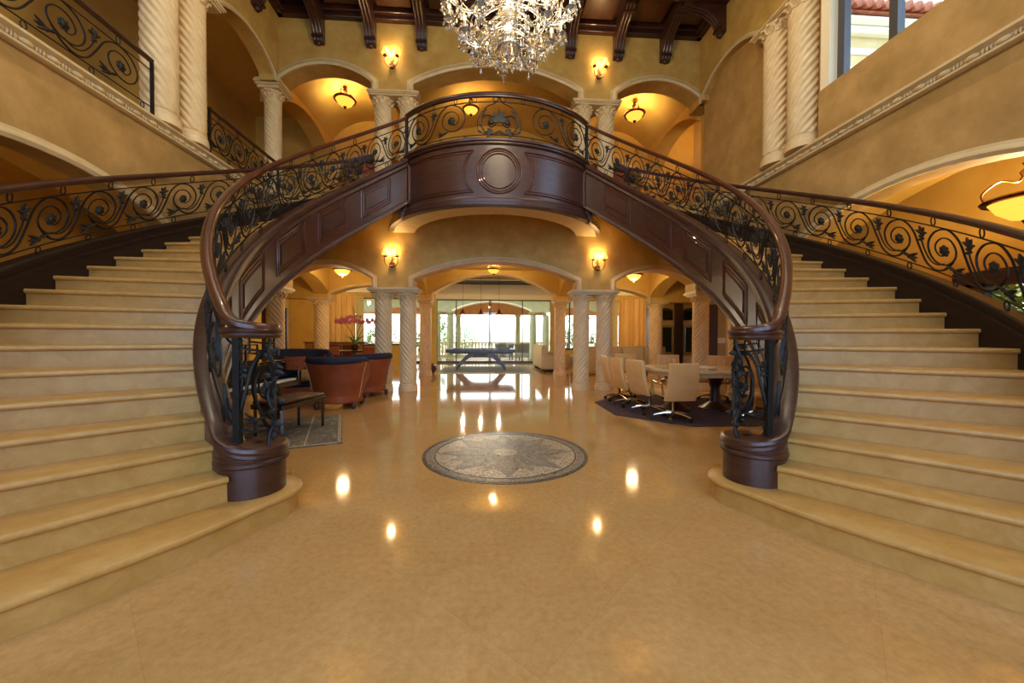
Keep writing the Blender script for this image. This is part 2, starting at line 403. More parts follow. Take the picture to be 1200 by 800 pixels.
# rear wall behind the camera with tall windows
for x0, x1 in ((-5, -3.7), (-1.7, -1.1), (1.1, 1.7), (3.7, 5)):
    struct(MB().box(x0, x1, -3.7, -3.5, 0, 8.3).build('wall_rear', M['plaster'], smooth=False))
struct(MB().box(-3.7, 3.7, -3.7, -3.5, 7.2, 8.3).build('wall_rear_head', M['plaster'], smooth=False))
for i, (x0, x1) in enumerate(((-3.7, -1.7), (-1.1, 1.1), (1.7, 3.7))):
    w = MB()
    for x in (x0, (x0 + x1) / 2, x1): w.box(x - .04, x + .04, -3.64, -3.56, 0, 7.2)
    for z in (.05, 2.4, 4.8, 7.15): w.box(x0, x1, -3.64, -3.56, z - .05, z + .05)
    struct(w.build('window_%d' % (i + 2), M['glassframe'], smooth=False))
# foyer ceiling: walnut coffers
struct(MB().box(-7.4, 7.4, -3.7, 13.8, 8.3, 8.4).build('ceiling', M['wood_dark'], smooth=False))
c = MB()
c.box(-XW, XW, 7.3, 7.52, 8.04, 8.3); c.box(-XW, XW, YW - .12, YW, 8.06, 8.3); c.box(-XW, XW, 7.52, 7.60, 8.10, 8.3)
c.box(-XW, XW, YW - .2, YW - .12, 8.14, 8.3)
for x in [-3.82, -2.73, -1.64, -.55, .55, 1.64, 2.73, 3.82, -XW + .1, XW - .1]:
    c.box(x - .09, x + .09, 7.5, YW, 8.1, 8.3)
for sg in (-1, 1):
    a, b_ = sorted((sg * XW, sg * (XW - .12))); c.box(a, b_, -3.5, YW, 8.06, 8.3)
    a, b_ = sorted((sg * (XW - 1.0), sg * (XW - 1.2))); c.box(a, b_, -3.5, 7.4, 8.04, 8.3)
    for y in [7.4 - 1.09 * k for k in range(10)]:
        a, b_ = sorted((sg * XW, sg * (XW - 1.0))); c.box(a, b_, y - .09, y + .09, 8.1, 8.3)
for y in (-2, 0, 2, 4, 6): c.box(-XW + 1.1, XW - 1.1, y - .1, y + .1, 8.08, 8.3)
for x in (-1.64, -.55, .55, 1.64): c.box(x - .1, x + .1, -3.5, 7.4, 8.08, 8.3)
struct(c.build('ceiling_coffers', M['wood_dark'], bevel=.012, smooth=False))
c = MB()
for k in range(-4, 4):
    x = (k + .5) * 1.09 + .545; c.box(x - .36, x + .36, 7.68, 8.24, 8.2, 8.3)
struct(c.build('ceiling_panels', M['wood_panel'], bevel=.015, smooth=False))
# corbels
def corbel_mesh():
    # side profile in (y from wall, z): wall at y=0, projects to -y
    P = crom([(-.01, 7.5, 0), (-.09, 7.53, 0), (-.13, 7.62, 0), (-.16, 7.7, 0), (-.26, 7.83, 0), (-.45, 7.95, 0), (-.72, 8.02, 0), (-.86, 8.06, 0)], 4)
    top = [(p.x, p.y) for p in P]; poly = top + [(-.86, 8.14), (-.01, 8.14)]
    m_ = MB(); n = len(poly)
    for w0, w1 in ((-.105, .105),):
        vs = [(w0, y, z) for y, z in poly] + [(w1, y, z) for y, z in poly]
        m_.add(vs, [tuple(range(n)), tuple(reversed(range(n, 2 * n)))] + [(i, (i + 1) % n, n + (i + 1) % n, n + i) for i in range(n)])
    for x in (-.07, 0, .07):
        m_.tube([(x, p.x - .004, p.y - .008) for p in P[5:]], .016, 6)
    for i in (8, 24): m_.box(-.12, .12, P[i].x - .03, P[i].x + .03, P[i].y - .03, P[i].y + .02)
    m_.ball((0, -.07, 7.5), .05, 8, 6)
    return m_
cb = corbel_mesh().build('ceiling_corbel', M['wood'], bevel=0)
xs = [-3.82, -2.73, -1.64, -.55, .55, 1.64, 2.73, 3.82]
names_ = ['leftmost', 'second from left', 'third from left', 'fourth from left, left of the chandelier', 'fourth from right, behind the chandelier', 'third from right', 'second from right', 'rightmost']
for i, x in enumerate(xs):
    o = cb if i == 0 else cb.copy()
    if i: col.objects.link(o)
    o.location = (x, YW, 0)
    tag(o, 'dark carved ceiling corbel on the far upper wall, %s' % names_[i], 'corbel', 'carved corbels under the ceiling')
for sg, nm in ((-1, 'left'), (1, 'right')):
    for k, y in enumerate((7.62, 6.5)):
        o = cb.copy(); col.objects.link(o); o.location = (sg * XW, y, 0); o.rotation_euler = (0, 0, -sg * PI / 2)
        tag(o, 'dark carved ceiling corbel on the %s side wall, %s the corner' % (nm, 'nearest' if k == 0 else 'farther from'), 'corbel', 'carved corbels under the ceiling')

# ------------------------------------------------------------------ twisted columns
def shaft(r, z0, z1, hand, n=88, rows=130, turns=11, twist=2.2):
    m_ = MB(); prof = [(r, z0 + (z1 - z0) * i / rows) for i in range(rows + 1)]
    def fn(rr, a, z):
        q = turns * (a + hand * z / r * .85)
        return rr * (1 + .11 * abs(sin(q / 2)) - .06)
    return m_.lathe(prof, n, fn=fn)
def column(name, label, x, y, zb, h, r, hand, group):
    hand = -hand
    t = thing(name, label, 'column', (x, y, zb), 0, group)
    key = (round(h, 2), r, hand)
    if key not in colcache:
        b_ = MB().lathe([(r * 1.2, 0), (r * 1.2, .07), (r * 1.17, .075), (r * 1.17, .11), (r * 1.1, .12), (r * 1.13, .135), (r * 1.1, .155), (r * 1.0, .165), (r * 1.04, .19), (r * .98, .2)], 32)
        ob = b_.build('base', M['column'], t)
        os_ = shaft(r, .2, h - .17, hand).build('shaft', M['column'], t, angle=70)
        c_ = MB().lathe([(r * .98, h - .17), (r * 1.06, h - .165), (r * 1.0, h - .15), (r * 1.02, h - .12), (r * 1.12, h - .07), (r * 1.2, h - .05), (r * 1.2, h - .03), (r * 1.12, h - .02), (r * 1.15, h)], 32)
        for k in range(12):
            a = 2 * PI * k / 12
            c_.tube([(cos(a) * q, sin(a) * q, z) for q, z in ((r * 1.0, h - .14), (r * 1.08, h - .11), (r * 1.18, h - .08), (r * 1.25, h - .075), (r * 1.26, h - .09))], [.022, .026, .022, .016, .01], 6)
            c_.ball((cos(a + .26) * r * 1.26, sin(a + .26) * r * 1.26, h - .04), .03, 8, 6)
        oc = c_.build('capital', M['column'], t)
        colcache[key] = (ob, os_, oc)
    else:
        for o in colcache[key]:
            c2 = o.copy(); col.objects.link(c2); c2.parent = t
    return t
colcache = {}
RL = .178
for sg, nm in ((-1, 'left'), (1, 'right')):
    g = 'twisted stone columns of the lower arcade'
    column('twisted_column', 'twisted stone column under the %s lower sconce, nearer the centre arch' % nm, sg * 1.99, YW + .2, 0, 2.2, RL, sg, g)
    column('twisted_column', 'twisted stone column under the %s lower sconce, farther from the centre arch' % nm, sg * 2.54, YW + .2, 0, 2.2, RL, sg, g)
    column('twisted_column', 'twisted stone column at the %s end of the lower far arcade, beside the underside of the stair' % nm, sg * 4.83, YW + .1, 0, 2.2, .172, sg, g)
    column('twisted_column', 'twisted stone column framing the billiard table from the %s, in the row behind' % nm, sg * 2.13, 12.0, 0, 2.3, .17, sg, g)
    column('twisted_column', 'twisted stone column in the rear row beside the %s gold curtain' % nm, sg * 5.3, 12.0, 0, 2.3, .2, sg, g)
    g = 'twisted stone columns of the upper gallery'
    column('upper_column', 'twisted upper column on the far wall beside the %s upper sconce, nearer the centre' % nm, sg * 1.99, YW + .2, ZUP, 2.17, RL, sg, g)
    column('upper_column', 'twisted upper column on the far wall beside the %s upper sconce, farther from the centre' % nm, sg * 2.54, YW + .2, ZUP, 2.17, RL, sg, g)
    hh = 6.5 - 4.16
    column('upper_column', 'large twisted column high on the %s side wall, nearer the viewer of its pair' % nm, sg * (XW + .04 if sg > 0 else XW + .1), 5.64, 4.16, hh, .2, sg, g)
    column('upper_column', 'large twisted column high on the %s side wall, farther from the viewer of its pair' % nm, sg * (XW + .04 if sg > 0 else XW + .1), 6.17, 4.16, hh, .2, sg, g)
column('upper_column', 'twisted upper column standing in the left far corner of the gallery', -4.86, YW + .1, 4.3, 2.2, .16, -1, 'twisted stone columns of the upper gallery')
column('twisted_column', 'twisted stone column beside the light switches on the right, behind the stair', XW + .12, 7.2, 0, 2.3, .18, 1, 'twisted stone columns of the lower arcade')
column('twisted_column', 'twisted stone column hidden behind the left stair next to the armchairs', -XW - .12, 7.2, 0, 2.3, .18, -1, 'twisted stone columns of the lower arcade')
# abacus slabs
def abacus(x0, x1, y0, y1, z0, z1):
    m_ = MB(); h = z1 - z0
    for e, a, b_ in ((0, 0, .3), (.03, .3, .5), (.05, .5, .8), (.03, .8, 1)):
        m_.box(x0 - e, x1 + e, y0 - e, y1 + e, z0 + h * a, z0 + h * b_)
    return trim(m_)
for sg in (-1, 1):
    a, b_ = sorted((sg * 1.76, sg * 2.78))
    abacus(a, b_, YW - .02, YW + .44, 2.2, 2.31); abacus(a, b_, YW - .02, YW + .44, 6.5, 6.61)
    a, b_ = sorted((sg * 4.64, sg * 5.05))
    abacus(a, b_, YW - .05, YW + .42, 2.2, 2.31)
    a, b_ = sorted((sg * 1.93, sg * 2.36)); abacus(a, b_, 11.78, 12.22, 2.3, 2.4)
    a, b_ = sorted((sg * 5.03, sg * 5.6)); abacus(a, b_, 11.78, 12.22, 2.3, 2.4)
    a, b_ = sorted((sg * (XW - .12), sg * (XW + .3)))
    abacus(a, b_, 5.42, 6.55, 6.5, 6.61); abacus(a, b_, 6.0, 7.4, 2.3, 2.38)
abacus(-5.08, -4.64, YW - .1, YW + .35, 6.5, 6.7)

# ------------------------------------------------------------------ lounge (beyond the second row)
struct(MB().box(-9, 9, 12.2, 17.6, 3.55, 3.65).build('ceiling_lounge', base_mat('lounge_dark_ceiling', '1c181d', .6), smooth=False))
c = MB()
for x in (-6, -3.2, 0, 3.2, 6): c.box(x - .14, x + .14, 12.2, 17.5, 3.38, 3.55) if abs(x) > .1 else None
c.box(-9, 9, 17.0, 17.5, 3.15, 3.55); c.box(-9, 9, 14.6, 14.8, 3.42, 3.55)
struct(c.build('ceiling_beams', M['ivorytrim'], smooth=False))
struct(MB().box(-9, -2.55, 17.4, 17.6, 2.95, 3.6).build('wall_garden_head', M['ochre'], smooth=False))
struct(MB().box(-2.55, 2.8, 17.4, 17.6, 2.92, 3.6).build('wall_garden_head_middle', M['ivorytrim'], smooth=False))
struct(MB().box(2.8, 9, 17.4, 17.6, 2.95, 3.6).build('wall_garden_head_right', M['ochre'], smooth=False))
for x0, x1 in ((-9, -7.5), (-4.1, -3.7), (-2.75, -2.5), (2.75, 3.0), (4.3, 4.5), (7.5, 9)):
    struct(MB().box(x0, x1, 17.4, 17.6, 0, 2.95).build('wall_garden', M['ochre'], smooth=False))
struct(MB().box(-9.1, -9, -4, 17.6, 0, 4.2).build('wall_lounge_left', M['ochre'], smooth=False))
struct(MB().box(9, 9.1, 6, 17.6, 0, 4.2).build('wall_lounge_right', M['ochre'], smooth=False))
def window(i, x0, x1, z0, z1, y, muls, fw=.03):
    w = MB(); 
    for x in [x0, x1] + muls: w.box(x - fw, x + fw, y - .04, y + .04, z0, z1)
    w.box(x0, x1, y - .04, y + .04, z0, z0 + .08); w.box(x0, x1, y - .04, y + .04, z1 - .05, z1)
    o = struct(w.build('window_%d' % i, M['glassframe'], smooth=False))
    MB().box(x0, x1, y - .006, y + .006, z0 + .05, z1 - .03).build('pane', M['glass'], o, smooth=False)
window(5, -2.5, 2.75, 0, 2.92, 17.5, [-1.62, -.1, -.04, 1.43], .022)
window(6, -7.5, -4.1, .8, 2.95, 17.5, [-5.9])
window(7, -3.7, -2.75, 0, 2.95, 17.5, [-3.2])
window(8, 3.0, 4.3, 0.6, 2.95, 17.5, [3.65])
window(9, 4.5, 7.5, .6, 2.95, 17.5, [5.6])
struct(MB().box(-7.5, -4.1, 17.42, 17.58, 0, .8).build('wall_garden_sill', M['ochre'], smooth=False))
for a, b_ in ((3.0, 4.3), (4.5, 7.5)): struct(MB().box(a, b_, 17.42, 17.58, 0, .6).build('wall_garden_sill', M['ochre'], smooth=False))
# curtains
def curtain(label, x0, x1, y, z0, z1, mat):
    m_ = MB(); n = 90; P = []
    for i in range(n + 1):
        t = i / n; P.append((x0 + (x1 - x0) * t, y + .045 * sin(t * (x1 - x0) * 26) + .015 * sin(t * 57)))
    vs = []; fs = []
    for x, yy in P: vs += [(x, yy, z0), (x, yy, z1), (x, yy + .01, z0), (x, yy + .01, z1)]
    for i in range(n):
        a = 4 * i; fs += [(a, a + 4, a + 5, a + 1), (a + 2, a + 3, a + 7, a + 6), (a, a + 2, a + 6, a + 4), (a + 1, a + 5, a + 7, a + 3)]
    fs += [(0, 1, 3, 2), (4 * n, 4 * n + 2, 4 * n + 3, 4 * n + 1)]
    return tag(m_.add(vs, fs).build('curtain', mat), label, 'curtain')
curtain('gold floor-length curtain behind the orchid on the left', -7.5, -6.05, 17.2, .02, 3.0, M['curtain'])
curtain('narrow sheer pale curtain between the left gold curtain and the window', -6.03, -5.7, 17.2, .02, 3.0, M['sheer'])
curtain('gold floor-length curtain behind the right sofa, beside the cabinet', 5.9, 7.45, 17.2, .02, 3.0, M['curtain'])
curtain('narrow sheer pale curtain between the window and the right gold curtain', 5.55, 5.88, 17.2, .02, 3.0, M['sheer'])

# ------------------------------------------------------------------ terrace outside
TER = lambda s, z, n: (s, 18.9 + n, z)
struct(arch_band(TER, -9, 9, 2.45, 3.4, [(-5.4, -3.0, 2.5, 2.7), (-1.85, 1.95, 2.5, 2.92), (3.0, 5.4, 2.5, 2.7)], .4).build('wall_terrace', M['sage'], smooth=False))
trim(arch_trim(TER, -1.85, 1.95, 2.45, 2.5, 2.92, w=.08), M['ivorytrim'])
struct(MB().box(-9, 9, 18.6, 23, 3.4, 3.5).build('ceiling_terrace', M['terracotta'], smooth=False))
struct(MB().box(-9, 9, 22.2, 22.6, 2.5, 3.4).build('wall_terrace_beam', M['terracotta'], smooth=False))
def plain_column(label, x, y, h, r):
    t = thing('terrace_column', label, 'column', (x, y, 0), 0, 'plain columns on the terrace')
    MB().lathe([(r * 1.3, -.06), (r * 1.3, .1), (r * 1.1, .14), (r, .16)], 20).build('base', M['sage'], t)
    MB().lathe([(r, .16), (r * 1.02, h * .5), (r * .9, h - .15)], 20).build('shaft', M['sage'], t)
    MB().lathe([(r * .9, h - .15), (r * 1.1, h - .12), (r * 1.25, h - .06), (r * 1.3, h)], 20).build('capital', M['sage'], t)
for lab, x in (('leftmost plain terrace column seen through the glass doors', -2.7), ('plain terrace column just left of the sky-filled arch', -2.05), ('plain terrace column just right of the sky-filled arch', 2.12), ('plain terrace column right of the arch, second from it', 2.78), ('rightmost plain terrace column seen above the beige sofa', 3.6)):
    plain_column(lab, x, 19.1, 2.45, .17)
for lab, x in (('distant terrace column at the left edge of the sky view', -1.9), ('distant terrace column at the right edge of the sky view', 1.62)):
    plain_column(lab, x, 22.4, 2.5, .15)
t = thing('balustrade', 'pale stone balustrade at the terrace edge seen through the glass doors', 'balustrade', (0, 23, 0))
MB().box(-9, 9, -.1, .1, .78, .88).build('coping', M['ivorytrim'], t, smooth=False)
MB().box(-9, 9, -.1, .1, -.06, .1).build('plinth', M['ivorytrim'], t, smooth=False)
b_ = MB().lathe([(.05, .1), (.07, .2), (.09, .32), (.05, .5), (.04, .62), (.07, .7), (.06, .78)], 10)
ob = b_.build('baluster', M['ivorytrim'], t)
for k in range(44):
    o = ob if k == 0 else ob.copy()
    if k: col.objects.link(o); o.parent = t
    o.location = (-4.3 + k * .2, 0, 0)
def shrub(label, x, y, z, sx, sy, sz, n=420, cat='shrub', leaf=.09, mat=None):
    m_ = MB()
    for k in range(n):
        a = random.uniform(0, 2 * PI); u = random.uniform(-1, 1); q = random.uniform(.6, 1) * (1 + .3 * sin(3 * a + 4 * u)); rr = math.sqrt(1 - u * u)
        c = Vector((sx * q * rr * cos(a), sy * q * rr * sin(a), sz * (q * u + 1)))
        d = Vector((random.gauss(0, 1), random.gauss(0, 1), random.gauss(0, .7))).normalized(); e = d.orthogonal().normalized()
        l = leaf * random.uniform(.7, 1.4)
        m_.add([c - d * l, c + e * l * .4, c + d * l, c - e * l * .4 + Vector((0, 0, .01))], [(0, 1, 2), (0, 2, 3)])
    o = m_.build('garden_shrub' if cat == 'shrub' else 'garden_tree', mat or M['green'], smooth=False, loc=(x, y, z))
    MBt = MB().tube([(0, 0, -.1), (0, 0, sz)], .04, 6).build('stem', M['wood'], o)
    return tag(o, label, cat)
shrub('loose leafy tree beyond the balustrade, left of the door mullion', -1.8, 27, .0, .9, .7, 1.0, 300, 'tree', .11)
shrub('green shrub outside the window left of the billiard room', -3.9, 22, 0, .8, .6, .8)
shrub('tall green tree outside, behind the leftmost terrace column', -3.6, 26, 0, 1.0, .8, 1.5, 500, 'tree', .12)
shrub('bright green shrub outside the window between the right paired columns', 4.3, 21, 0, 1.1, .6, .85)
shrub('bright green shrub outside beside the right gold curtain', 6.3, 21.5, 0, .9, .6, .8)
shrub('airy tree outside the window between the right paired columns', 5.2, 25, 0, 1.3, .8, 1.6, 300, 'tree', .12)
shrub('flowering shrub outside the left window behind the orchid', -6.3, 21.5, 0, .9, .6, .9)
def garden_seat(label, x, y, rz):
    t = thing('garden_armchair', label, 'chair', (x, y, -.06), rz, 'rattan seats on the terrace')
    MB().box(-.4, .4, -.35, .35, .2, .42).build('seat', M['rattan'], t, bevel=.04)
    m_ = MB(); P = [(.42 * cos(a), .38 * sin(a), 0) for a in [PI * .0 + PI * i / 14 for i in range(15)]]
    m_.sweep(P, [(p[0] / .42, p[1] / .38) for p in P], [(-.04, .2), (.03, .2), (.1, .86), (.03, .9), (-.04, .84)])
    m_.build('backrest', M['rattan'], t)
    for sx in (-.34, .34):
        for sy in (-.28, .28): MB().box(sx - .03, sx + .03, sy - .03, sy + .03, 0, .2).build('leg', M['rattan'], t, smooth=False)
garden_seat('grey rattan armchair on the terrace, right of the door mullion', .75, 20.3, .2)
garden_seat('grey rattan armchair on the terrace, farther right beside the arch', 1.75, 20.0, -.4)

# ------------------------------------------------------------------ side rooms at ground level
for sg, nm in ((-1, 'left'), (1, 'right')):
    a, b_ = sorted((sg * (XW + .3), sg * 9))
    struct(MB().box(a, b_, -3.5, YW + .4, 4.0, 4.13).build('ceiling_%s_room' % nm, M['ochre'], smooth=False))
    struct(MB().box(a, b_, -3.7, -3.5, 0, 4.1).build('wall_%s_room_front' % nm, M['ochre'], smooth=False))
a = 7.6
struct(MB().box(a, a + .2, -3.5, 3.2, 0, 4.1).build('wall_right_room', M['ochre'], smooth=False))
struct(MB().box(a, a + .2, 5.5, 8.9, 0, 4.1).build('wall_right_room_rear', M['ochre'], smooth=False))
struct(MB().box(a, a + .2, 3.2, 5.5, 2.25, 4.1).build('wall_right_room_head', M['ochre'], smooth=False))
struct(MB().box(a, a + .2, 3.2, 5.5, 0, .5).build('wall_right_room_sill', M['ochre'], smooth=False))
w = MB(); w.box(a - .08, a + .05, 3.1, 5.8, 2.05, 2.3); w.box(a - .08, a + .05, 5.38, 5.72, .5, 2.1); w.box(a, a + .1, 4.3, 4.34, .5, 2.1)
w = struct(w.build('window_10', M['wood'], smooth=False)); MB().box(a + .05, a + .06, 3.2, 5.5, .5, 2.2).build('pane', M['glass'], w, smooth=False)
shrub('sunlit garden foliage outside the right side window', 8.5, 4.75, .0, .32, 1.5, 1.25, 3200, 'shrub', .11)
# arched soffit bands in side rooms
for sg, nm in ((-1, 'left'), (1, 'right')):
    fr = lambda s, z, n, sg=sg: (sg * (6.2 + n), s, z)
    struct(arch_band(fr, -3.5, YW, 2.9, 4.0, [(1.0, 7.4, 2.9, 3.75)], .5).build('wall_%s_room_arch' % nm, M['ochre'], smooth=False))
# wall with dark door and switches seen under the right stair
struct(MB().box(5.6, 9, 9.6, 9.8, 0, 3.3).build('wall_switch', noise_mat('pale_olive_paint', 'a89a66', 'b4a672', 2, .8), smooth=False))
d = struct(MB().box(5.2, 5.84, 9.52, 9.6, 0, 2.1).build('door_1', M['wood'], bevel=.01, smooth=False))
MB().ball((5.3, 9.48, 1.0), .03).build('door_knob', M['bronze'], d)
sw = thing('light_switch', 'white three-gang light switch plate on the olive wall at right', 'light switch', (5.98, 9.59, 1.15))
MB().box(-.11, .11, -.012, 0, -.07, .07).build('plate', M['white'], sw, bevel=.004)
for k in range(3): MB().box(-.085 + .065 * k, -.045 + .065 * k, -.022, -.01, -.035, .035).build('rocker', M['white'], sw, bevel=.003)
d = struct(MB().box(-7.6, -6.8, 12.9, 13.0, 0, 2.15).build('door_2', M['wood'], bevel=.01, smooth=False))
MB().ball((-6.9, 12.86, 1.0), .03).build('door_knob', M['bronze'], d)
# ------------------------------------------------------------------ stairs
TH = {1: -.97, 2: -.903, 3: -.83, 4: -.757, 5: -.68, 6: -.592, 7: -.50, 8: -.41, 9: -.325, 10: -.258, 11: -.19, 12: -.107, 13: -.035, 14: .042, 15: .112}
for k in range(16, 27): TH[k] = .112 + (k - 15) * (TE - .112) / 11
def pol(r, t, sg=1): return (sg * (HC[0] + r * cos(t)), HC[1] + r * sin(t))
def step_mesh(poly_fn, z0, z1, lip=.028):
    """poly_fn(off) -> plan outline pushed forward by off; body from z0, bullnosed slab on top"""
    m_ = MB()
    n = len(poly_fn(0)); L = [(0, z0), (0, z1 - .042), (lip * .6, z1 - .04), (lip * .95, z1 - .03), (lip, z1 - .02), (lip * .9, z1 - .008), (lip * .55, z1)]
    vs = []
    for o, z in L: vs += [(x, y, z) for x, y in poly_fn(o)]
    fs = []
    for i in range(len(L) - 1):
        for j in range(n): fs.append((i * n + j, i * n + (j + 1) % n, (i + 1) * n + (j + 1) % n, (i + 1) * n + j))
    fs += [tuple(reversed(range(n))), tuple((len(L) - 1) * n + j for j in range(n))]
    return m_.add(vs, fs)
RDC = .15
def inner_path(sg, n=70, nc=30, r=RI, te=TE, spiral=250):
    """list of (x,y,z_nosing,normal(x,y) pointing to the stair side, drop 0..1)"""
    out = []
    for i in range(n + 1):
        t = te + (TS - te) * i / n
        out.append((sg * r * cos(t), HC[1] + r * sin(t), ZB + 2.2 * t, (sg * cos(t), sin(t)), 0, 0))
    cc = (HC[0] + (RI - RDC) * cos(TS), HC[1] + (RI - RDC) * sin(TS))
    for i in range(1, nc + 1):
        a = math.radians(spiral) * i / nc; ph = TS - a; e = 1 - math.exp(-a * 1.6)
        rr = (r - RI) + RDC * (1 - .12 * i / nc)
        out.append((sg * (cc[0] + rr * cos(ph)), cc[1] + rr * sin(ph), ZB + 2.2 * TS, (sg * cos(ph), sin(ph)), e, a))
    return out
def make_stair(sg, nm):
    st = thing('curved_staircase', '%s curved marble staircase with dark panelled mahogany side' % nm, 'staircase', (0, 0, 0), 0, 'pair of curved staircases')
    r0, r1 = 3.03, 4.59
    for k in range(1, 27):
        z1 = RIS * k; z0 = max(0.0, z1 - RIS - (0.0 if k < 12 else .02))
        if k == 1:
            cc = (HC[0] + (RI - RDC) * cos(TS), HC[1] + (RI - RDC) * sin(TS))
            def pf(o):
                P = []
                R_ = .27 + o
                for i in range(13):
                    a = PI * .75 + (PI * 1.62 - PI * .75) * (i / 12) ** 1
                    a = PI * .55 + (PI * 1.10 - PI * .55) * i / 12
                    P.append((cc[0] - .01 + R_ * cos(a), cc[1] + R_ * sin(a)))
                for x, y in ((1.63, 2.52), (1.72, 2.30), (1.81, 2.12), (1.93, 1.93), (2.15, 1.63), (2.45, 1.22), (2.75, .80), (3.1, .35)):
                    P.append((x - o * .8 + .015, y - o * .5))
                P += [(3.9, .9), (4.3, 2.2), (3.4, 3.1), (2.2, 3.25), (1.75, 3.1)]
                return [(sg * x, y) for x, y in P]
        else:
            ta, tb = TH[k], TH.get(k + 1, TE + .012) + .03
            if k == 26: tb = TE + .02
            def pf(o, ta=ta, tb=tb):
                P = []
                n = 10
                for i in range(n + 1): P.append((r0 + (r1 - r0) * i / n, ta, -o))
                P2 = [(r1, ta + (tb - ta) * i / 4, 0) for i in range(1, 5)] + [(r0, tb + (ta - tb) * i / 4, 0) for i in range(0, 4)]
                out = []
                for r, t, d in P + P2:
                    x, y = pol(r, t); out.append((sg * (x + (-sin(t)) * d), min(YW - .01, y + cos(t) * d)))
                return out
        step_mesh(pf, z0, z1).build('step', M['step'], st, angle=50)
    # plaster soffit under the flight
    m_ = MB(); n = 60; vs = []; fs = []
    for i in range(n + 1):
        t = -.72 + (TE + .72) * i / n; z = ZB + 2.2 * t
        for r, dz in ((r0, -.56), (r1, -.56), (r1, -.2), (r0, -.2)):
            x, y = pol(r, t, sg); vs.append((x, min(YW - .01, y), max(.02, z + dz)))
    for i in range(n):
        a = 4 * i
        for j in range(4): fs.append((a + j, a + (j + 1) % 4, a + 4 + (j + 1) % 4, a + 4 + j))
    fs += [(0, 1, 2, 3), (4 * n, 4 * n + 3, 4 * n + 2, 4 * n + 1)]
    m_.add(vs, fs).build('soffit', M['plaster'], st)
    # inner stringer: body + mouldings
    P = inner_path(sg)
    def zt(p): return p[2] + .285 - .14 * p[4]
    m_ = MB(); vs = []; fs = []; prof_n = 0
    for p in P:
        top = zt(p); bot = max(.02 if p[4] == 0 else RIS, p[2] - .60)
        if p[4] > 0: bot = RIS
        pr = [(-.05, bot), (.05, bot), (.05, top - .07), (-.05, top - .07)]
        for a, z in pr: vs.append((p[0] + p[3][0] * a, p[1] + p[3][1] * a, z))
    for i in range(len(P) - 1):
        a = 4 * i
        for j in range(4): fs.append((a + j, a + (j + 1) % 4, a + 4 + (j + 1) % 4, a + 4 + j))
    fs += [(0, 1, 2, 3), tuple(reversed(range(4 * len(P) - 4, 4 * len(P))))]
    sr = m_.add(vs, fs).build('inner_stringer', M['wood'], st, angle=35)
    m_ = MB()
    path = [(p[0], p[1], zt(p)) for p in P]; nn = [p[3] for p in P]
    m_.sweep(path, nn, [(-.055, -.20), (-.07, -.17), (-.06, -.14), (-.062, -.11), (-.085, -.08), (-.09, -.03), (-.075, -.01), (-.06, 0), (.065, 0), (.085, -.012), (.09, -.035), (.078, -.055), (.08, -.075), (.065, -.09), (.068, -.12), (.055, -.135), (.05, -.16), (.02, -.18), (-.02, -.16)])
    m_.build('stringer_cap', M['wood'], sr, angle=30)
    # base moulding along the underside edge
    t_low = -.70; n = 60
    pp = [TE + (t_low - TE) * i / n for i in range(n + 1)]
    path = [(sg * RI * cos(t), HC[1] + RI * sin(t), ZB + 2.2 * t - .60) for t in pp]; nn = [(sg * cos(t), sin(t)) for t in pp]
    MB().sweep(path, nn, [(-.075, 0), (.06, 0), (.06, .03), (-.05, .09), (-.065, .07), (-.075, .04)]).build('stringer_base', M['wood'], sr, angle=30)
    # framed panels on the side facing the hall
    R_ = RI - .052; spans = []; t = .905; 
    for w in (.285, .285, .285, .285, .285, .285): spans.append((t - .075, t - w + .02)); t -= w
    for (ta, tb) in spans[:6]:
        m_ = MB()
        for ins, rr in ((0, .014), (.04, .009)):
            pts = []
            da = ins / R_; zt0, zb0 = .06 - ins * 1.2, -.40 + ins * 1.2
            for i in range(9): q = (ta - da) + ((tb + da) - (ta - da)) * i / 8; pts.append((q, zt0))
            for i in range(9): q = (tb + da) + ((ta - da) - (tb + da)) * i / 8; pts.append((q, zb0))
            m_.tube([(sg * R_ * cos(q), HC[1] + R_ * sin(q), max(.05, ZB + 2.2 * q + z)) for q, z in pts], rr, 6, closed=True)
        m_.build('panel_moulding', M['wood_light'], sr)
        m_ = MB(); vs = []; fs = []; da = .075 / R_
        for i in range(9):
            q = (ta - da) + ((tb + da) - (ta - da)) * i / 8
            for rr, z in ((R_, -.03), (R_ - .016, -.045), (R_ - .016, -.295), (R_, -.31)):
                vs.append((sg * rr * cos(q), HC[1] + rr * sin(q), max(.05, ZB + 2.2 * q + z)))
        for i in range(8):
            a = 4 * i
            for j in range(3): fs.append((a + j, a + j + 1, a + 5 + j, a + 4 + j))
        fs += [(0, 1, 2, 3), (32, 35, 34, 33)]
        m_.add(vs, fs).build('raised_panel', M['wood'], sr, angle=20)
    # drum of the newel
    cc = (sg * (RI - RDC) * cos(TS), HC[1] + (RI - RDC) * sin(TS))
    m_ = MB(); m_.lathe([(.203, 0), (.203, .20), (.21, .203), (.225, .215), (.225, .235), (.213, .245), (.218, .255), (.218, .268), (.20, .28), (.2, .30), (.1, .31)], 40)
    m_.build('newel_drum', M['wood'], st, loc=(cc[0], cc[1], RIS), angle=35)
    # outer stringer
    n = 80; pp = [-.985 + (.865 + .985) * i / n for i in range(n + 1)]
    path = [(sg * RO * cos(t), HC[1] + RO * sin(t), ZB + 2.2 * t) for t in pp]; nn = [(sg * cos(t), sin(t)) for t in pp]
    o = MB().sweep(path, nn, [(-.02, -.45), (.05, -.45), (.05, .20), (-.02, .20)]).build('outer_stringer', M['wood_stringer'], st, angle=35)
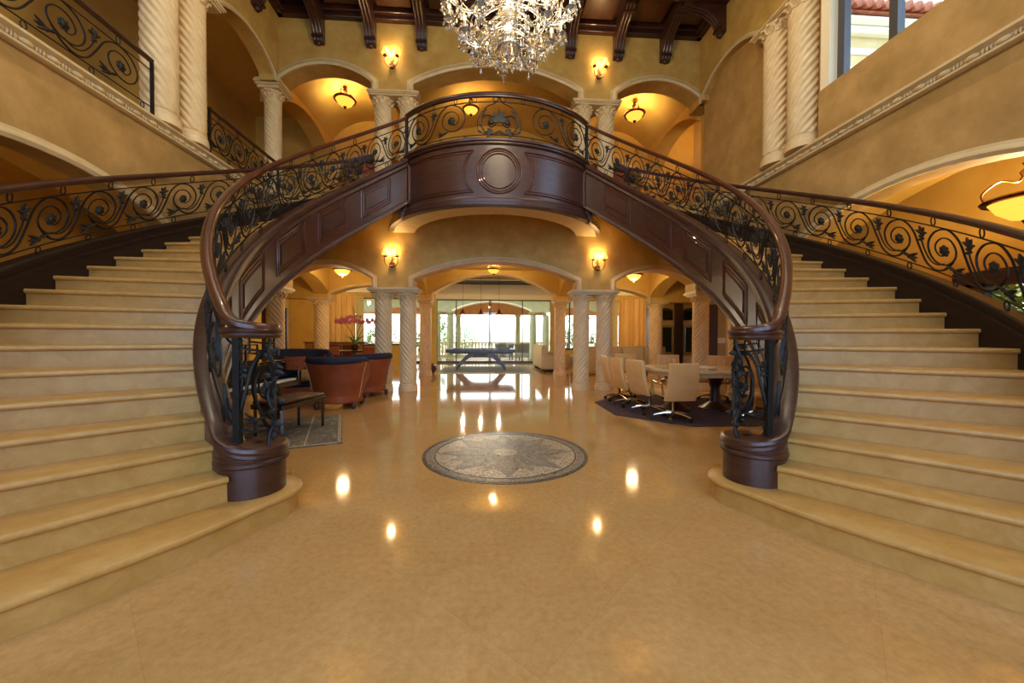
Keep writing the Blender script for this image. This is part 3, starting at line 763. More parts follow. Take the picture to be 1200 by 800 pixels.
    MB().sweep(path, nn, [(-.03, .17), (-.035, .20), (-.05, .21), (-.05, .235), (-.035, .245), (.06, .245), (.07, .23), (.07, .20), (.0, .17)]).build('stringer_cap', M['wood_stringer'], o, angle=30)
    MB().sweep(path, nn, [(-.035, .10), (-.035, .13), (-.02, .14), (0, .14), (0, .09)]).build('stringer_moulding', M['wood_stringer'], o, angle=30)
    return st
make_stair(-1, 'left'); make_stair(1, 'right')

# ------------------------------------------------------------------ ironwork railings
RAILP = [(-.035, .008), (-.036, .028), (-.028, .042), (-.012, .05), (.012, .05), (.028, .042), (.036, .028), (.035, .008), (.024, 0), (.02, -.014), (-.02, -.014), (-.024, 0)]
class Rail:
    """pts: (x,y,zbase,ztop), arclength parametrised; local coordinates (s,h,o) with h 0..1"""
    def __init__(s, pts, nrm):
        s.p = pts; s.n = nrm; s.c = [0]
        for a, b_ in zip(pts, pts[1:]): s.c.append(s.c[-1] + math.hypot(b_[0] - a[0], b_[1] - a[1]))
        s.L = s.c[-1]; s.i = 0
    def at(s, q):
        import bisect
        q = min(max(q, -.2), s.L + .2); i = min(max(bisect.bisect(s.c, q) - 1, 0), len(s.p) - 2)
        t = (q - s.c[i]) / max(1e-9, s.c[i + 1] - s.c[i]); a, b_ = s.p[i], s.p[i + 1]
        n0, n1 = s.n[i], s.n[i + 1]
        return [a[k] + (b_[k] - a[k]) * t for k in range(4)], (n0[0] + (n1[0] - n0[0]) * t, n0[1] + (n1[1] - n0[1]) * t)
    def map(s, q, o, h):
        p, n = s.at(q)
        return (p[0] + n[0] * o, p[1] + n[1] * o, p[2] + (p[3] - p[2]) * h)
STEM = [(-.78, .30), (-.62, .08), (-.42, .0), (-.22, .12), (-.06, .45), (.10, .82), (.34, 1.0), (.60, .90), (.74, .62), (.70, .34), (.54, .18), (.34, .20), (.18, .38), (.16, .60), (.28, .78), (.46, .78), (.58, .62), (.58, .46), (.48, .36), (.38, .42)]
def leaf(m_, a, d, l, w, o=0, th=.008, sx=1, sh=1):
    """leaf blade in local coords a=(s,h) dir angle d"""
    cx, ch = cos(d), sin(d); px, ph = -ch, cx
    pts = []
    for u, v in ((0, 0), (.35, 1), (.7, .7), (1, 0), (.7, -.7), (.35, -1)):
        pts.append((a[0] + (cx * u * l + px * v * w) * sx, a[1] + (ch * u * l + ph * v * w) * sh))
    vs = [(x, -th + o, h) for x, h in pts] + [(x, th + o, h) for x, h in pts] + [(a[0] + cx * l * .5 * sx, th * 2.2 + o, a[1] + ch * l * .5 * sh), (a[0] + cx * l * .5 * sx, -th * 2.2 + o, a[1] + ch * l * .5 * sh)]
    fs = [(i, (i + 1) % 6, 6 + (i + 1) % 6, 6 + i) for i in range(6)] + [(6 + i, 6 + (i + 1) % 6, 12) for i in range(6)] + [((i + 1) % 6, i, 13) for i in range(6)]
    m_.add(vs, fs)
def scroll(R_, root, s0, w, flip, H, hb=.14, ht=.82, rr=.0095, first=False):
    """one running-scroll unit between s0 and s0+w"""
    def loc(u, v):
        u = (1 - u) if flip else u
        return (s0 + u * w, hb + (ht - hb) * v)
    st = STEM if not first else STEM[4:]
    pts = crom([(*loc(u, v), 0) for u, v in st], 5)
    n = len(pts)
    m_ = MB(); hh = H
    # work in metric local coordinates then map
    m_.tube([(p.x, 0, p.y * hh) for p in pts], [rr * (1.15 - .4 * i / n) for i in range(n)], 5)
    # inner companion stem
    c2 = [(.30, .02), (.50, .05), (.66, .14), (.80, .36), (.80, .42)]
    m_.tube([(p.x, 0, p.y * hh) for p in crom([(*loc(u, v), 0) for u, v in [(-.60, .20), (-.44, .13), (-.28, .22), (-.14, .50), (-.10, .70)]], 5)], rr * .8, 5)
    fn = lambda x, o, z: R_.map(x, o, z / hh)
    m_.map(fn).build('scroll', M['iron'], root)
    # rosette
    m_ = MB(); c = loc(.40, .50)
    rz = min(w, (ht - hb) * hh) * .09
    m_.ball((c[0], 0, c[1] * hh), rz, 8, 6, (1, .55, 1))
    for k in range(7):
        a = 2 * PI * k / 7; m_.ball((c[0] + cos(a) * rz, 0, c[1] * hh + sin(a) * rz), rz * .55, 6, 4, (1, .6, 1))
    m_.map(fn).build('rosette', M['iron_leaf'], root)
    # leaf clusters
    for (u, v, dirs, ln) in ((.16, .12, (2.6, 3.1, 3.6, .3), .26), (-.10, .78, (1.2, 1.9, 2.9, .3, 4.6), .17)):
        m_ = MB(); c = loc(u, v); sc = min(w, .42)
        for k, d in enumerate(dirs):
            dd = PI - d if flip else d
            leaf(m_, (c[0], c[1] * hh), dd, ln * sc * (1.1 - .1 * (k % 3)), .038 * sc)
        m_.ball((c[0], 0, c[1] * hh), .026 * sc / .4, 7, 5, (1, .6, 1))
        if u < 0:
            for k in range(5): m_.ball((c[0] + (k % 2 - .5) * .03, 0, c[1] * hh - .018 * k), .016, 6, 4)
        m_.map(fn).build('leaf_spray', M['iron_leaf'], root)
def ring(R_, root, q, h0, h1, H):
    m_ = MB(); hc = (h0 + h1) / 2 * H; a = (h1 - h0) / 2 * H
    m_.tube([(q + .026 * cos(t), 0, hc + a * sin(t)) for t in [2 * PI * i / 12 for i in range(12)]], .006, 5, closed=True)
    m_.map(lambda x, o, z: R_.map(x, o, z / H)).build('ring', M['iron'], root)
def bar(R_, root, h, r, name, s0=0, s1=None, n=90):
    s1 = R_.L if s1 is None else s1
    MB().tube([R_.map(s0 + (s1 - s0) * i / n, 0, h) for i in range(n + 1)], r, 6).build(name, M['iron'], root)
def post(R_, root, q, H, r=.016, h1=1.0):
    p, n = R_.at(q); m_ = MB(); m_.box(p[0] - r, p[0] + r, p[1] - r, p[1] + r, p[2] - .01, p[2] + (p[3] - p[2]) * h1)
    m_.build('post', M['iron'], root, smooth=False)
def handrail(R_, root, sc=1, mat=None, s0=0, s1=None, n=140):
    s1 = R_.L if s1 is None else s1; path = []; nn = []
    for i in range(n + 1):
        p, nr = R_.at(s0 + (s1 - s0) * i / n); path.append((p[0], p[1], p[3])); nn.append(nr)
    return MB().sweep(path, nn, [(a * sc, z * sc) for a, z in RAILP]).build('handrail', mat or M['wood_light'], root, angle=35)
def railing(label, R_, H, unit, flip, sc=1, s0=.05, s1=None, posts=(0, -1), group=None, rings=True, railmat=None, n=140):
    t = thing('iron_railing', label, 'railing', (0, 0, 0), 0, group or 'scrolled wrought iron railings')
    s1 = R_.L - .05 if s1 is None else s1
    handrail(R_, t, sc, railmat, n=n); bar(R_, t, .12, .007, 'lower_bar'); bar(R_, t, .83, .007, 'upper_bar')
    k = max(1, round((s1 - s0) / unit)); w = (s1 - s0) / k
    for i in range(k):
        j = (k - 1 - i) if flip else i
        scroll(R_, t, s0 + i * w, w, flip, H, first=(j == 0))
        if rings:
            ring(R_, t, s0 + (i + .35) * w, .84, .98, H); ring(R_, t, s0 + (i + .85) * w, 0.0, .11, H)
    for q in posts: post(R_, t, 0.0 if q == 0 else (R_.L if q == -1 else q), H)
    return t
for sg, nm in ((-1, 'left'), (1, 'right')):
    # inner railing: from the balcony down the helix and round the newel
    P = inner_path(sg, 90, 40, spiral=235)
    pts = [(p[0], p[1], p[2] + .285 - .14 * p[4], p[2] + 1.02 - .10 * p[4]) for p in P]
    R_ = Rail(pts, [p[3] for p in P])
    Lh = R_.c[90]
    t = thing('iron_railing', 'inner scrolled iron railing with mahogany handrail sweeping down the %s staircase to its newel' % nm, 'railing', (0, 0, 0), 0, 'scrolled wrought iron railings')
    handrail(R_, t, 1.15, s1=R_.L); bar(R_, t, .12, .008, 'lower_bar', n=120); bar(R_, t, .83, .008, 'upper_bar', n=120)
    k = 13; w = (Lh - .04) / k
    for i in range(k):
        scroll(R_, t, .04 + i * w, w, False, .75, first=(i == 0))
        ring(R_, t, .04 + (i + .35) * w, .84, .97, .75); ring(R_, t, .04 + (i + .85) * w, 0, .11, .75)
    post(R_, t, 0.005, .75)
    # square newel post with scrollwork screen under the volute
    q = Lh + .10; p, nr = R_.at(q)
    MB().box(p[0] - .021, p[0] + .021, p[1] - .021, p[1] + .021, .45, 1.25).build('newel_post', M['iron'], t, smooth=False)
    for i in range(2): scroll(R_, t, Lh + .16 + i * .26, .26, False, .75, rr=.01)
    cc = (sg * (RI - RDC) * cos(TS), HC[1] + (RI - RDC) * sin(TS))
    MB().lathe([(.10, -.03), (.168, -.025), (.18, -.008), (.172, .008), (.182, .016), (.186, .03), (.17, .046), (.10, .05)], 40).build('volute_cap', M['wood'], t, loc=(cc[0], cc[1], 1.255), angle=35)
    m_ = MB()                                   # pierced grille just under the volute, and a heavy scroll with leaves
    g0, g1 = Lh + .17, Lh + .44
    for h in (.80, .90, .97):
        m_.tube([R_.map(g0 + (g1 - g0) * i / 10, 0, h) for i in range(11)], .006, 5)
    for i in range(4): m_.tube([R_.map(g0 + (g1 - g0) * i / 3, 0, .8), R_.map(g0 + (g1 - g0) * i / 3, 0, .97)], .006, 5)
    m_.build('grille', M['iron'], t)
    m_ = MB()
    for i in range(16):
        a = random.uniform(0, 2 * PI); z = .55 + .62 * i / 15
        leaf(m_, (0, 0), a, .07, .018); 
        o = len(m_.v) - 14
        for j in range(14):
            x, y, zz = m_.v[o + j]; m_.v[o + j] = (cc[0] - sg * .16 + x + .02 * sin(i * 1.3), cc[1] - .05 + y + .02 * cos(i * 2.1), z + zz)
    m_.tube([(cc[0] - sg * .16 + .02 * sin(z * 20), cc[1] - .05 + .02 * cos(z * 20), z) for z in [.47 + .75 * i / 24 for i in range(25)]], .012, 6)
    m_.build('vine_bar', M['iron_leaf'], t)
    # outer railing
    n = 120; pp = [.86 + (-.98 - .86) * i / n for i in range(n + 1)]
    pts = [(sg * RO * cos(a), HC[1] + RO * sin(a), ZB + .245 + 2.2 * a, ZB + .88 + 2.2 * a) for a in pp]
    R_ = Rail(pts, [(sg * cos(a), sin(a)) for a in pp])
    railing('outer scrolled iron railing with dark handrail along the %s staircase, against the side wall' % nm, R_, .635, .55, True, 1.1, railmat=M['wood'])
# balcony
CB = (0.0, 8.955); RB = 2.355; AB = .846
def bal_pts(r, a0=-AB, a1=AB, n=60): return [(r * sin(a0 + (a1 - a0) * i / n), CB[1] - r * cos(a0 + (a1 - a0) * i / n)) for i in range(n + 1)]
def bal_n(a0=-AB, a1=AB, n=60): return [(sin(a0 + (a1 - a0) * i / n), -cos(a0 + (a1 - a0) * i / n)) for i in range(n + 1)]
P = bal_pts(RB - .02)
R_ = Rail([(x, y, 4.67, 5.42) for x, y in P], bal_n())
t = thing('iron_railing', 'bowed scrolled iron railing with dark handrail along the front of the centre balcony', 'railing', (0, 0, 0), 0, 'scrolled wrought iron railings')
handrail(R_, t, 1.25, M['wood']); bar(R_, t, .10, .008, 'lower_bar'); bar(R_, t, .86, .008, 'upper_bar')
H = .75; mid = R_.L / 2
for i, (s0, w, fl) in enumerate(((.08, .74, False), (.82, .74, False), (R_.L - .82 - .74, .74, True), (R_.L - .08 - .74, .74, True))):
    scroll(R_, t, s0, w, fl, H, hb=.12, ht=.86, rr=.0105, first=(i in (0, 3)))
for q in (.4, .75, 1.2, mid - .42, mid + .42, R_.L - 1.2, R_.L - .75, R_.L - .4): ring(R_, t, q, .87, .97, H)
for q in (.3, .9, mid - .6, mid + .6, R_.L - .9, R_.L - .3): ring(R_, t, q, 0, .09, H)
m_ = MB()
for k, d in enumerate((PI / 2, PI / 2 - .55, PI / 2 + .55, .35, PI - .35)): leaf(m_, (mid, .30), d, .22 if k == 0 else .2, .055 if k == 0 else .045, th=.012)
for sg in (-1, 1):
    for k in range(4): leaf(m_, (mid + sg * (.10 + .02 * k), .14), PI / 2 - sg * (1.2 + .5 * k), .12, .025)
    for k in range(5): leaf(m_, (mid + sg * .30, .12 + .09 * k), PI / 2 + sg * (k - 2) * .6, .09, .022)
    m_.ball((mid + sg * .14, 0, .30), .055, 8, 6, (1, .5, 1))
m_.map(lambda x, o, z: R_.map(x, o, z / H)).build('palmette', M['iron_leaf'], t)
m_ = MB()
for sg in (-1, 1):
    m_.tube([(mid + sg * u, 0, v * H) for u, v in [(p.x, p.y) for p in crom([(.0, .16, 0), (.10, .10, 0), (.24, .16, 0), (.31, .34, 0), (.24, .54, 0), (.10, .50, 0), (.06, .36, 0), (.14, .28, 0), (.2, .36, 0)], 5)]], .010, 6)
    m_.tube([(mid + sg * u, 0, v * H) for u, v in [(p.x, p.y) for p in crom([(.0, .20, 0), (.16, .12, 0), (.36, .2, 0), (.36, .5, 0), (.22, .74, 0), (.06, .84, 0), (.0, .96, 0)], 5)]], .008, 6)
    m_.tube([(mid + sg * (.06 + .05 * cos(a)), 0, (.92 + .05 * sin(a)) * H) for a in [2 * PI * i / 12 for i in range(12)]], .007, 5, closed=True)
m_.map(lambda x, o, z: R_.map(x, o, z / H)).build('centre_scrolls', M['iron'], t)
post(R_, t, .01, H, .02); post(R_, t, R_.L - .01, H, .02)

bc = thing('balcony', 'bowed mahogany balcony front with a round centre medallion, between the two staircases', 'balcony', (0, 0, 0))
z0, z1 = 3.53, 4.67
P = bal_pts(RB); N_ = bal_n()
fa = MB().sweep([(x, y, 0) for x, y in P], N_, [(-.1, z0), (0, z0), (0, z1 - .05), (-.1, z1 - .05)]).build('fascia', M['wood'], bc, angle=30)
MB().sweep([(x, y, z1) for x, y in P], N_, [(-.12, -.05), (.02, -.10), (.035, -.08), (.035, -.06), (.06, -.045), (.065, -.015), (.05, 0), (-.12, 0)]).build('cap_moulding', M['wood'], fa, angle=30)
a2 = 1.31; P2 = bal_pts(RB, -a2, a2, 90); N2 = bal_n(-a2, a2, 90)
MB().sweep([(x, y, z0) for x, y in P2], N2, [(-.06, -.02), (.05, -.02), (.06, 0), (.06, .03), (.04, .05), (.045, .10), (.02, .12), (.01, .15), (-.06, .15)]).build('base_moulding', M['wood'], fa, angle=30)
def cyl(s, z, o): a = s / RB; return ((RB + o) * sin(a), CB[1] - (RB + o) * cos(a), z)
m_ = MB(); zc = 4.115
for r, rr in ((.385, .016), (.345, .010), (.30, .012)):
    m_.tube([cyl(r * cos(a), zc + r * sin(a), .006) for a in [2 * PI * i / 48 for i in range(48)]], rr, 6, closed=True)
m_.build('medallion_moulding', M['wood_light'], fa)
for sg in (-1, 1):
    m_ = MB()
    for ins, rr in ((0, .014), (.045, .008)):
        P_ = [(1.88 - ins, zc + .36 - ins), (1.88 - ins, zc - .36 + ins)]
        bul = []
        for i in range(13):
            a = -.72 + 1.44 * i / 12; bul.append(((.60 + ins) * cos(a), zc + (.55) * sin(a)))
        lo = [(1.88 - ins + (bul[0][0] - 1.88 + ins) * i / 8, zc - .36 + ins) for i in range(9)]
        hi = [(bul[-1][0] + (1.88 - ins - bul[-1][0]) * i / 8, zc + .36 - ins) for i in range(9)]
        bul = [(b0, max(zc - .36 + ins, min(zc + .36 - ins, b1))) for b0, b1 in bul]
        m_.tube([cyl(sg * s, z, .004) for s, z in lo + bul + hi], rr, 6, closed=True)
    m_.build('panel_moulding', M['wood_light'], fa)
    MB().tube([cyl(sg * 1.97, z0 + .15, .002), cyl(sg * 1.97, z1 - .1, .002)], .012, 6).build('edge_bead', M['wood_light'], fa)
    a = sg * AB
    m_ = MB(); m_.box(-.06, .06, -.07, .07, z0 - .02, z1 - .04)
    o = m_.build('end_pier', M['wood'], fa, bevel=.008); o.location = (sg * 1.80, 7.42, 0)
# soffit ring, recess and deck
m_ = MB(); vs = []; fs = []; n = 90
for i in range(n + 1):
    a = -1.37 + 2.74 * i / n
    for r, z in ((RB - .03, z0 - .01), (1.86, z0 - .01), (1.86, 3.98), (RB - .03, 3.98)): vs.append((r * sin(a), CB[1] - r * cos(a), z))
for i in range(n):
    a = 4 * i
    for j in range(4): fs.append((a + j, a + (j + 1) % 4, a + 4 + (j + 1) % 4, a + 4 + j))
m_.add(vs, fs).build('soffit_ring', M['stone'], bc, angle=30)
P3 = [(x, y) for x, y in bal_pts(RB - .1, -1.36, 1.36, 40)]
MB().prism(P3, 3.98, 4.33).build('deck', M['plaster'], bc, smooth=False)
# upper landing between the stairs and the gallery (right and left of the balcony)
for sg in (-1, 1):
    P_ = [(sg * 1.70, 7.45)] + [(sg * r * cos(TE + .01), HC[1] + r * sin(TE + .01)) for r in (3.0, 3.6, 4.1, 4.38)] + [(sg * 2.55, YW - .01), (sg * 1.2, YW - .01), (sg * 1.2, 7.8)]
    MB().prism(P_, 3.99, ZUP).build('landing', M['plaster'], bc, smooth=False)

# upper left gallery balustrades
for i, (y0, y1, lab) in enumerate(((-1.0, 5.36, 'scrolled iron balustrade high on the left wall, on the viewer\'s side of the paired columns'), (6.40, 8.38, 'short scrolled iron balustrade high on the left, between paired columns and corner column'))):
    n = 60; X = -(XW - .03)
    R_ = Rail([(X, y0 + (y1 - y0) * j / n, 4.18, 4.86) for j in range(n + 1)], [(1, 0)] * (n + 1))
    railing(lab, R_, .68, .62 if i == 0 else .5, False, .9, railmat=M['wood'], posts=(0, -1))

# ------------------------------------------------------------------ floor medallion
t = thing('floor_medallion', 'round grey and cream stone mosaic medallion with a star, set into the marble floor', 'floor inlay', (0, 4.02, 0))
def ringm(r0, r1, z, n=96): 
    return MB().lathe([(r1, 0), (r1, z), (r0, z), (r0, 0)], n, caps=False)
MB().lathe([(.87, 0), (.87, .002)], 96).build('field', M['mos_light'], t, smooth=False)
ringm(.83, .87, .004).build('border', M['mos_dark'], t, smooth=False)
ringm(.76, .825, .0038).build('border', M['mos_grey'], t, smooth=False)
ringm(.735, .752, .0042).build('border', M['mos_dark'], t, smooth=False)
def petal(a, r0, rm, r1, w, z, mat):
    P = [(r0 * cos(a), r0 * sin(a)), (rm * cos(a) - w * sin(a), rm * sin(a) + w * cos(a)), (r1 * cos(a), r1 * sin(a)), (rm * cos(a) + w * sin(a), rm * sin(a) - w * cos(a))]
    MB().prism(P, 0, z).build('petal', mat, t, smooth=False)
for k in range(8):
    a = 2 * PI * k / 8
    petal(a, .0, .42, .72, .14, .0040, M['mos_grey']); petal(a, .28, .44, .60, .075, .0052, M['mos_mid'])
for k in range(8):
    a = 2 * PI * (k + .5) / 8; petal(a, .02, .33, .62, .16, .0030, M['mos_mid'])
MB().lathe([(.13, 0), (.13, .006)], 32).build('centre', M['mos_light'], t, smooth=False)

# ------------------------------------------------------------------ seating on the left
def barrel_chair(label, x, y, rz, w=1.0, d=.85, h=.86, group='navy and terracotta barrel armchairs'):
    """faces local -Y"""
    t = thing('barrel_armchair' if w < 1.2 else 'barrel_loveseat', label, 'armchair' if w < 1.2 else 'loveseat', (x, y, 0), rz, group)
    n = 40; A = [math.radians(-38 + 256 * i / n) for i in range(n + 1)]
    ax, ay = w * .42, d * .44
    def hgt(a): q = (sin(a) + .62) / .95; q = max(0, min(1, q)); return .50 + (h - .50) * (q * q * (3 - 2 * q))
    m_ = MB(); vs = []
    for a in A:
        H_ = hgt(a)
        for o, z in ((-.09, .10), (-.05, .10), (-.01, .25), (.05, H_ * .7), (.11, H_ - .04), (.04, H_ - .02), (-.05, H_ - .06)):
            vs.append(((ax + o) * cos(a), (ay + o) * sin(a), z))
    fs = []; k = 7
    for i in range(n):
        for j in range(k): fs.append((i * k + j, i * k + (j + 1) % k, (i + 1) * k + (j + 1) % k, (i + 1) * k + j))
    fs += [tuple(range(k)), tuple(reversed([n * k + j for j in range(k)]))]
    m_.add(vs, fs).build('shell', M['leather'], t, angle=60)
    m_ = MB(); m_.tube([((ax + .05) * cos(a), (ay + .05) * sin(a), hgt(a) - .02) for a in A], [.055 + .02 * max(0, sin(a)) for a in A], 10)
    m_.build('top_roll', M['navy'], t)
    for aa in (math.radians(22), math.radians(158)):
        H_ = hgt(aa); MB().tube([((ax + o) * cos(aa), (ay + o) * sin(aa), z) for o, z in ((-.045, .10), (-.005, .25), (.056, H_ * .7), (.116, H_ - .05))], .006, 6).build('piping', M['cream'], t)
    m_ = MB(); vs = []
    for i, a in enumerate(A):
        H_ = hgt(a); tf = .018 * abs(sin(i * .75))
        for o, z in ((-.05, .3), (-.17 + tf, .38), (-.15 + tf, H_ * .75), (-.04, H_ + .0), (-.02, .3)):
            vs.append(((ax + o) * cos(a), (ay + o) * sin(a), z))
    fs = []; k = 5
    for i in range(n):
        for j in range(k): fs.append((i * k + j, i * k + (j + 1) % k, (i + 1) * k + (j + 1) % k, (i + 1) * k + j))
    fs += [tuple(range(k)), tuple(reversed([n * k + j for j in range(k)]))]
    m_.add(vs, fs).build('tufted_lining', M['navy'], t, angle=60)
    P = [((ax - .06) * cos(a), (ay - .06) * sin(a)) for a in A] + [(-(ax - .12), -d * .5), ((ax - .12), -d * .5)]
    P2 = [(x_, min(y_, ay)) for x_, y_ in P]
    MB().prism([(ax * .95 * cos(a), ay * .95 * sin(a)) for a in A] + [(-ax * .8, -d * .46), (ax * .8, -d * .46)], .1, .28).build('seat_base', M['leather'], t, bevel=.02)
    MB().prism([(ax * .84 * cos(a), ay * .84 * sin(a)) for a in A] + [(-ax * .78, -d * .5), (ax * .78, -d * .5)], .28, .44).build('seat_cushion', M['navy'], t, bevel=.04)
    for fx, fy in ((-.34, -.3), (.34, -.3), (-.3, .28), (.3, .28)):
        MB().lathe([(.025, 0), (.035, .02), (.045, .07), (.03, .11)], 12, c=(fx * w, fy * d, 0)).build('foot', M['wood'], t)
    return t
barrel_chair('terracotta leather barrel armchair with navy top roll, its round back towards the viewer', -2.78, 6.75, PI + .12, .98, .80, .84)
barrel_chair('terracotta and navy armchair seen from its side, beside the left paired columns', -2.68, 8.02, -PI / 2 - .55, .95, .82, .84)
barrel_chair('wide tufted navy loveseat with terracotta base, facing the viewer behind the piano', -3.92, 7.6, .3, 1.3, .85, .92)
def cushion(label, x, y, z, rx, rz, s=.4, mat=None):
    m_ = MB(); n = 10; vs = []; fs = []
    for sd in (1, -1):
        for i in range(n + 1):
            for j in range(n + 1):
                u, v = i / n * 2 - 1, j / n * 2 - 1; b_ = max(0, (1 - u ** 4) * (1 - v ** 4)) ** .5
                k = 1 - .06 * (1 - abs(u)) * (abs(v) > .9) 
                vs.append((u * s / 2 * (1 - .05 * (1 - v * v)), sd * .075 * b_, v * s / 2 * (1 - .05 * (1 - u * u))))
    for sd in (0, 1):
        o = sd * (n + 1) ** 2
        for i in range(n):
            for j in range(n): fs.append((o + i * (n + 1) + j, o + (i + 1) * (n + 1) + j, o + (i + 1) * (n + 1) + j + 1, o + i * (n + 1) + j + 1))
    o = m_.add(vs, fs).build('throw_cushion', mat or M['cushion'], loc=(x, y, z)); o.rotation_euler = (rx, 0, rz)
    return tag(o, label, 'cushion')
cushion('terracotta patterned throw cushion standing on the navy loveseat', -3.86, 7.42, .66, -.25, .3, .38, noise_mat('rust_cushion', '6a3018', '8c4c26', 16, .9, 5))
cushion('small gold patterned throw cushion on the navy armchair by the paired columns', -2.72, 8.02, .60, -.3, -PI / 2 - .5, .30)
cushion('gold throw cushion lying at the right end of the navy loveseat', -3.62, 7.22, .50, -1.1, .4, .3)
# piano bench
t = thing('piano_bench', 'black piano bench with a dark padded top standing on the grey rug', 'bench', (-2.68, 4.95, .013), -.22)
MB().box(-.21, .21, -.40, .40, .36, .42).build('frame', M['black'], t, bevel=.008)
MB().box(-.20, .20, -.39, .39, .42, .46).build('seat', M['wood_dark'], t, bevel=.018)
for sx in (-.18, .18):
    for sy in (-.36, .36): MB().lathe([(.016, 0), (.022, .03), (.026, .36)], 4, c=(sx, sy, 0)).build('leg', M['black'], t, smooth=False)
# grand piano, keyboard towards the bench
t = thing('grand_piano', 'black grand piano behind the left newel, its white keys facing the bench', 'piano', (-3.28, 5.15, .012), -.1)
body = [(0, -.72), (0, .72), (-.9, .72)] + [(-.9 - .55 * sin(a), .72 - .5 + .5 * cos(a)) for a in [PI / 2 * i / 6 for i in range(1, 7)]] + [(-1.45, 0), (-1.3, -.35), (-1.0, -.62), (-.6, -.72)]
MB().prism(body, .56, .84).build('body', M['black'], t, bevel=.01)
MB().prism([(x * 1.01, y * 1.01) for x, y in body], .845, .865).build('lid', M['black'], t, bevel=.005)
MB().box(-.02, .22, -.72, .72, .50, .58).build('keybed', M['black'], t, bevel=.008)
for sy in (-1, 1): MB().box(-.02, .22, sy * .72 - .04, sy * .72 + .04, .50, .72).build('cheek', M['black'], t, bevel=.02)
kb = thing('keyboard', None, None) if False else None
ks = MB(); kk = MB()
for k in range(52):
    y = -.66 + k * 1.32 / 52; ks.box(.04, .19, y + .0012, y + 1.32 / 52 - .0012, .58, .602)
    if k % 7 not in (2, 6): kk.box(.04, .12, y + 1.32 / 52 - .006, y + 1.32 / 52 + .006, .602, .614)
ko = ks.build('white_keys', M['white'], t, smooth=False); kk.build('black_keys', M['black'], ko, smooth=False)
mr = MB(); mr.box(-.16, -.14, -.34, .34, .86, .88)
for y in (-.33, -.11, .11, .33): mr.box(-.17, -.15, y - .01, y + .01, .86, 1.10)
for z in (.88, .99, 1.10): mr.box(-.175, -.155, -.34, .34, z - .008, z + .008)
mr.build('music_stand', M['black'], t, smooth=False)
for x, y in ((-.06, -.6), (-.06, .6), (-1.2, 0)):
    MB().lathe([(.03, 0), (.035, .05), (.04, .2), (.07, .5), (.075, .57)], 12, c=(x, y, 0)).build('leg', M['black'], t)
# rugs
o = MB().box(-2.75, 0, 0, 1.7, 0, .012).build('area_rug', M['rug_grey'], smooth=False); o.location = (-1.86, 4.45, 0); o.rotation_euler = (0, 0, .36)
MB().box(-2.74, -.012, .012, .05, .012, .014).build('border', M['mos_light'], o, smooth=False); MB().box(-.05, -.012, .012, 1.69, .012, .014).build('border', M['mos_light'], o, smooth=False)
MB().box(-.40, -.38, .05, 1.69, .012, .0135).build('inner_border', M['mos_light'], o, smooth=False)
tag(o, 'grey patterned oriental rug under the piano bench on the left', 'rug')
o = MB().prism([(1.5 * cos(a) , 1.5 * sin(a)) for a in [PI / 8 + .0 + PI / 4 * i for i in range(8)]], 0, .012).build('octagonal_rug', M['rug_dark'], smooth=False, loc=(3.22, 6.42, 0))
tag(o, 'octagonal plum rug under the conference table on the right', 'rug')
o = MB().box(-1.85, 1.5, 12.45, 15.6, 0, .012).build('area_rug', M['rug_pale'], smooth=False); tag(o, 'pale grey rug under the billiard table', 'rug')
MB().box(-1.7, 1.35, 12.6, 15.45, .012, .014).build('inner_field', noise_mat('rug_field', '98a090', 'b4b8a4', 6, .95, 8), o, smooth=False)

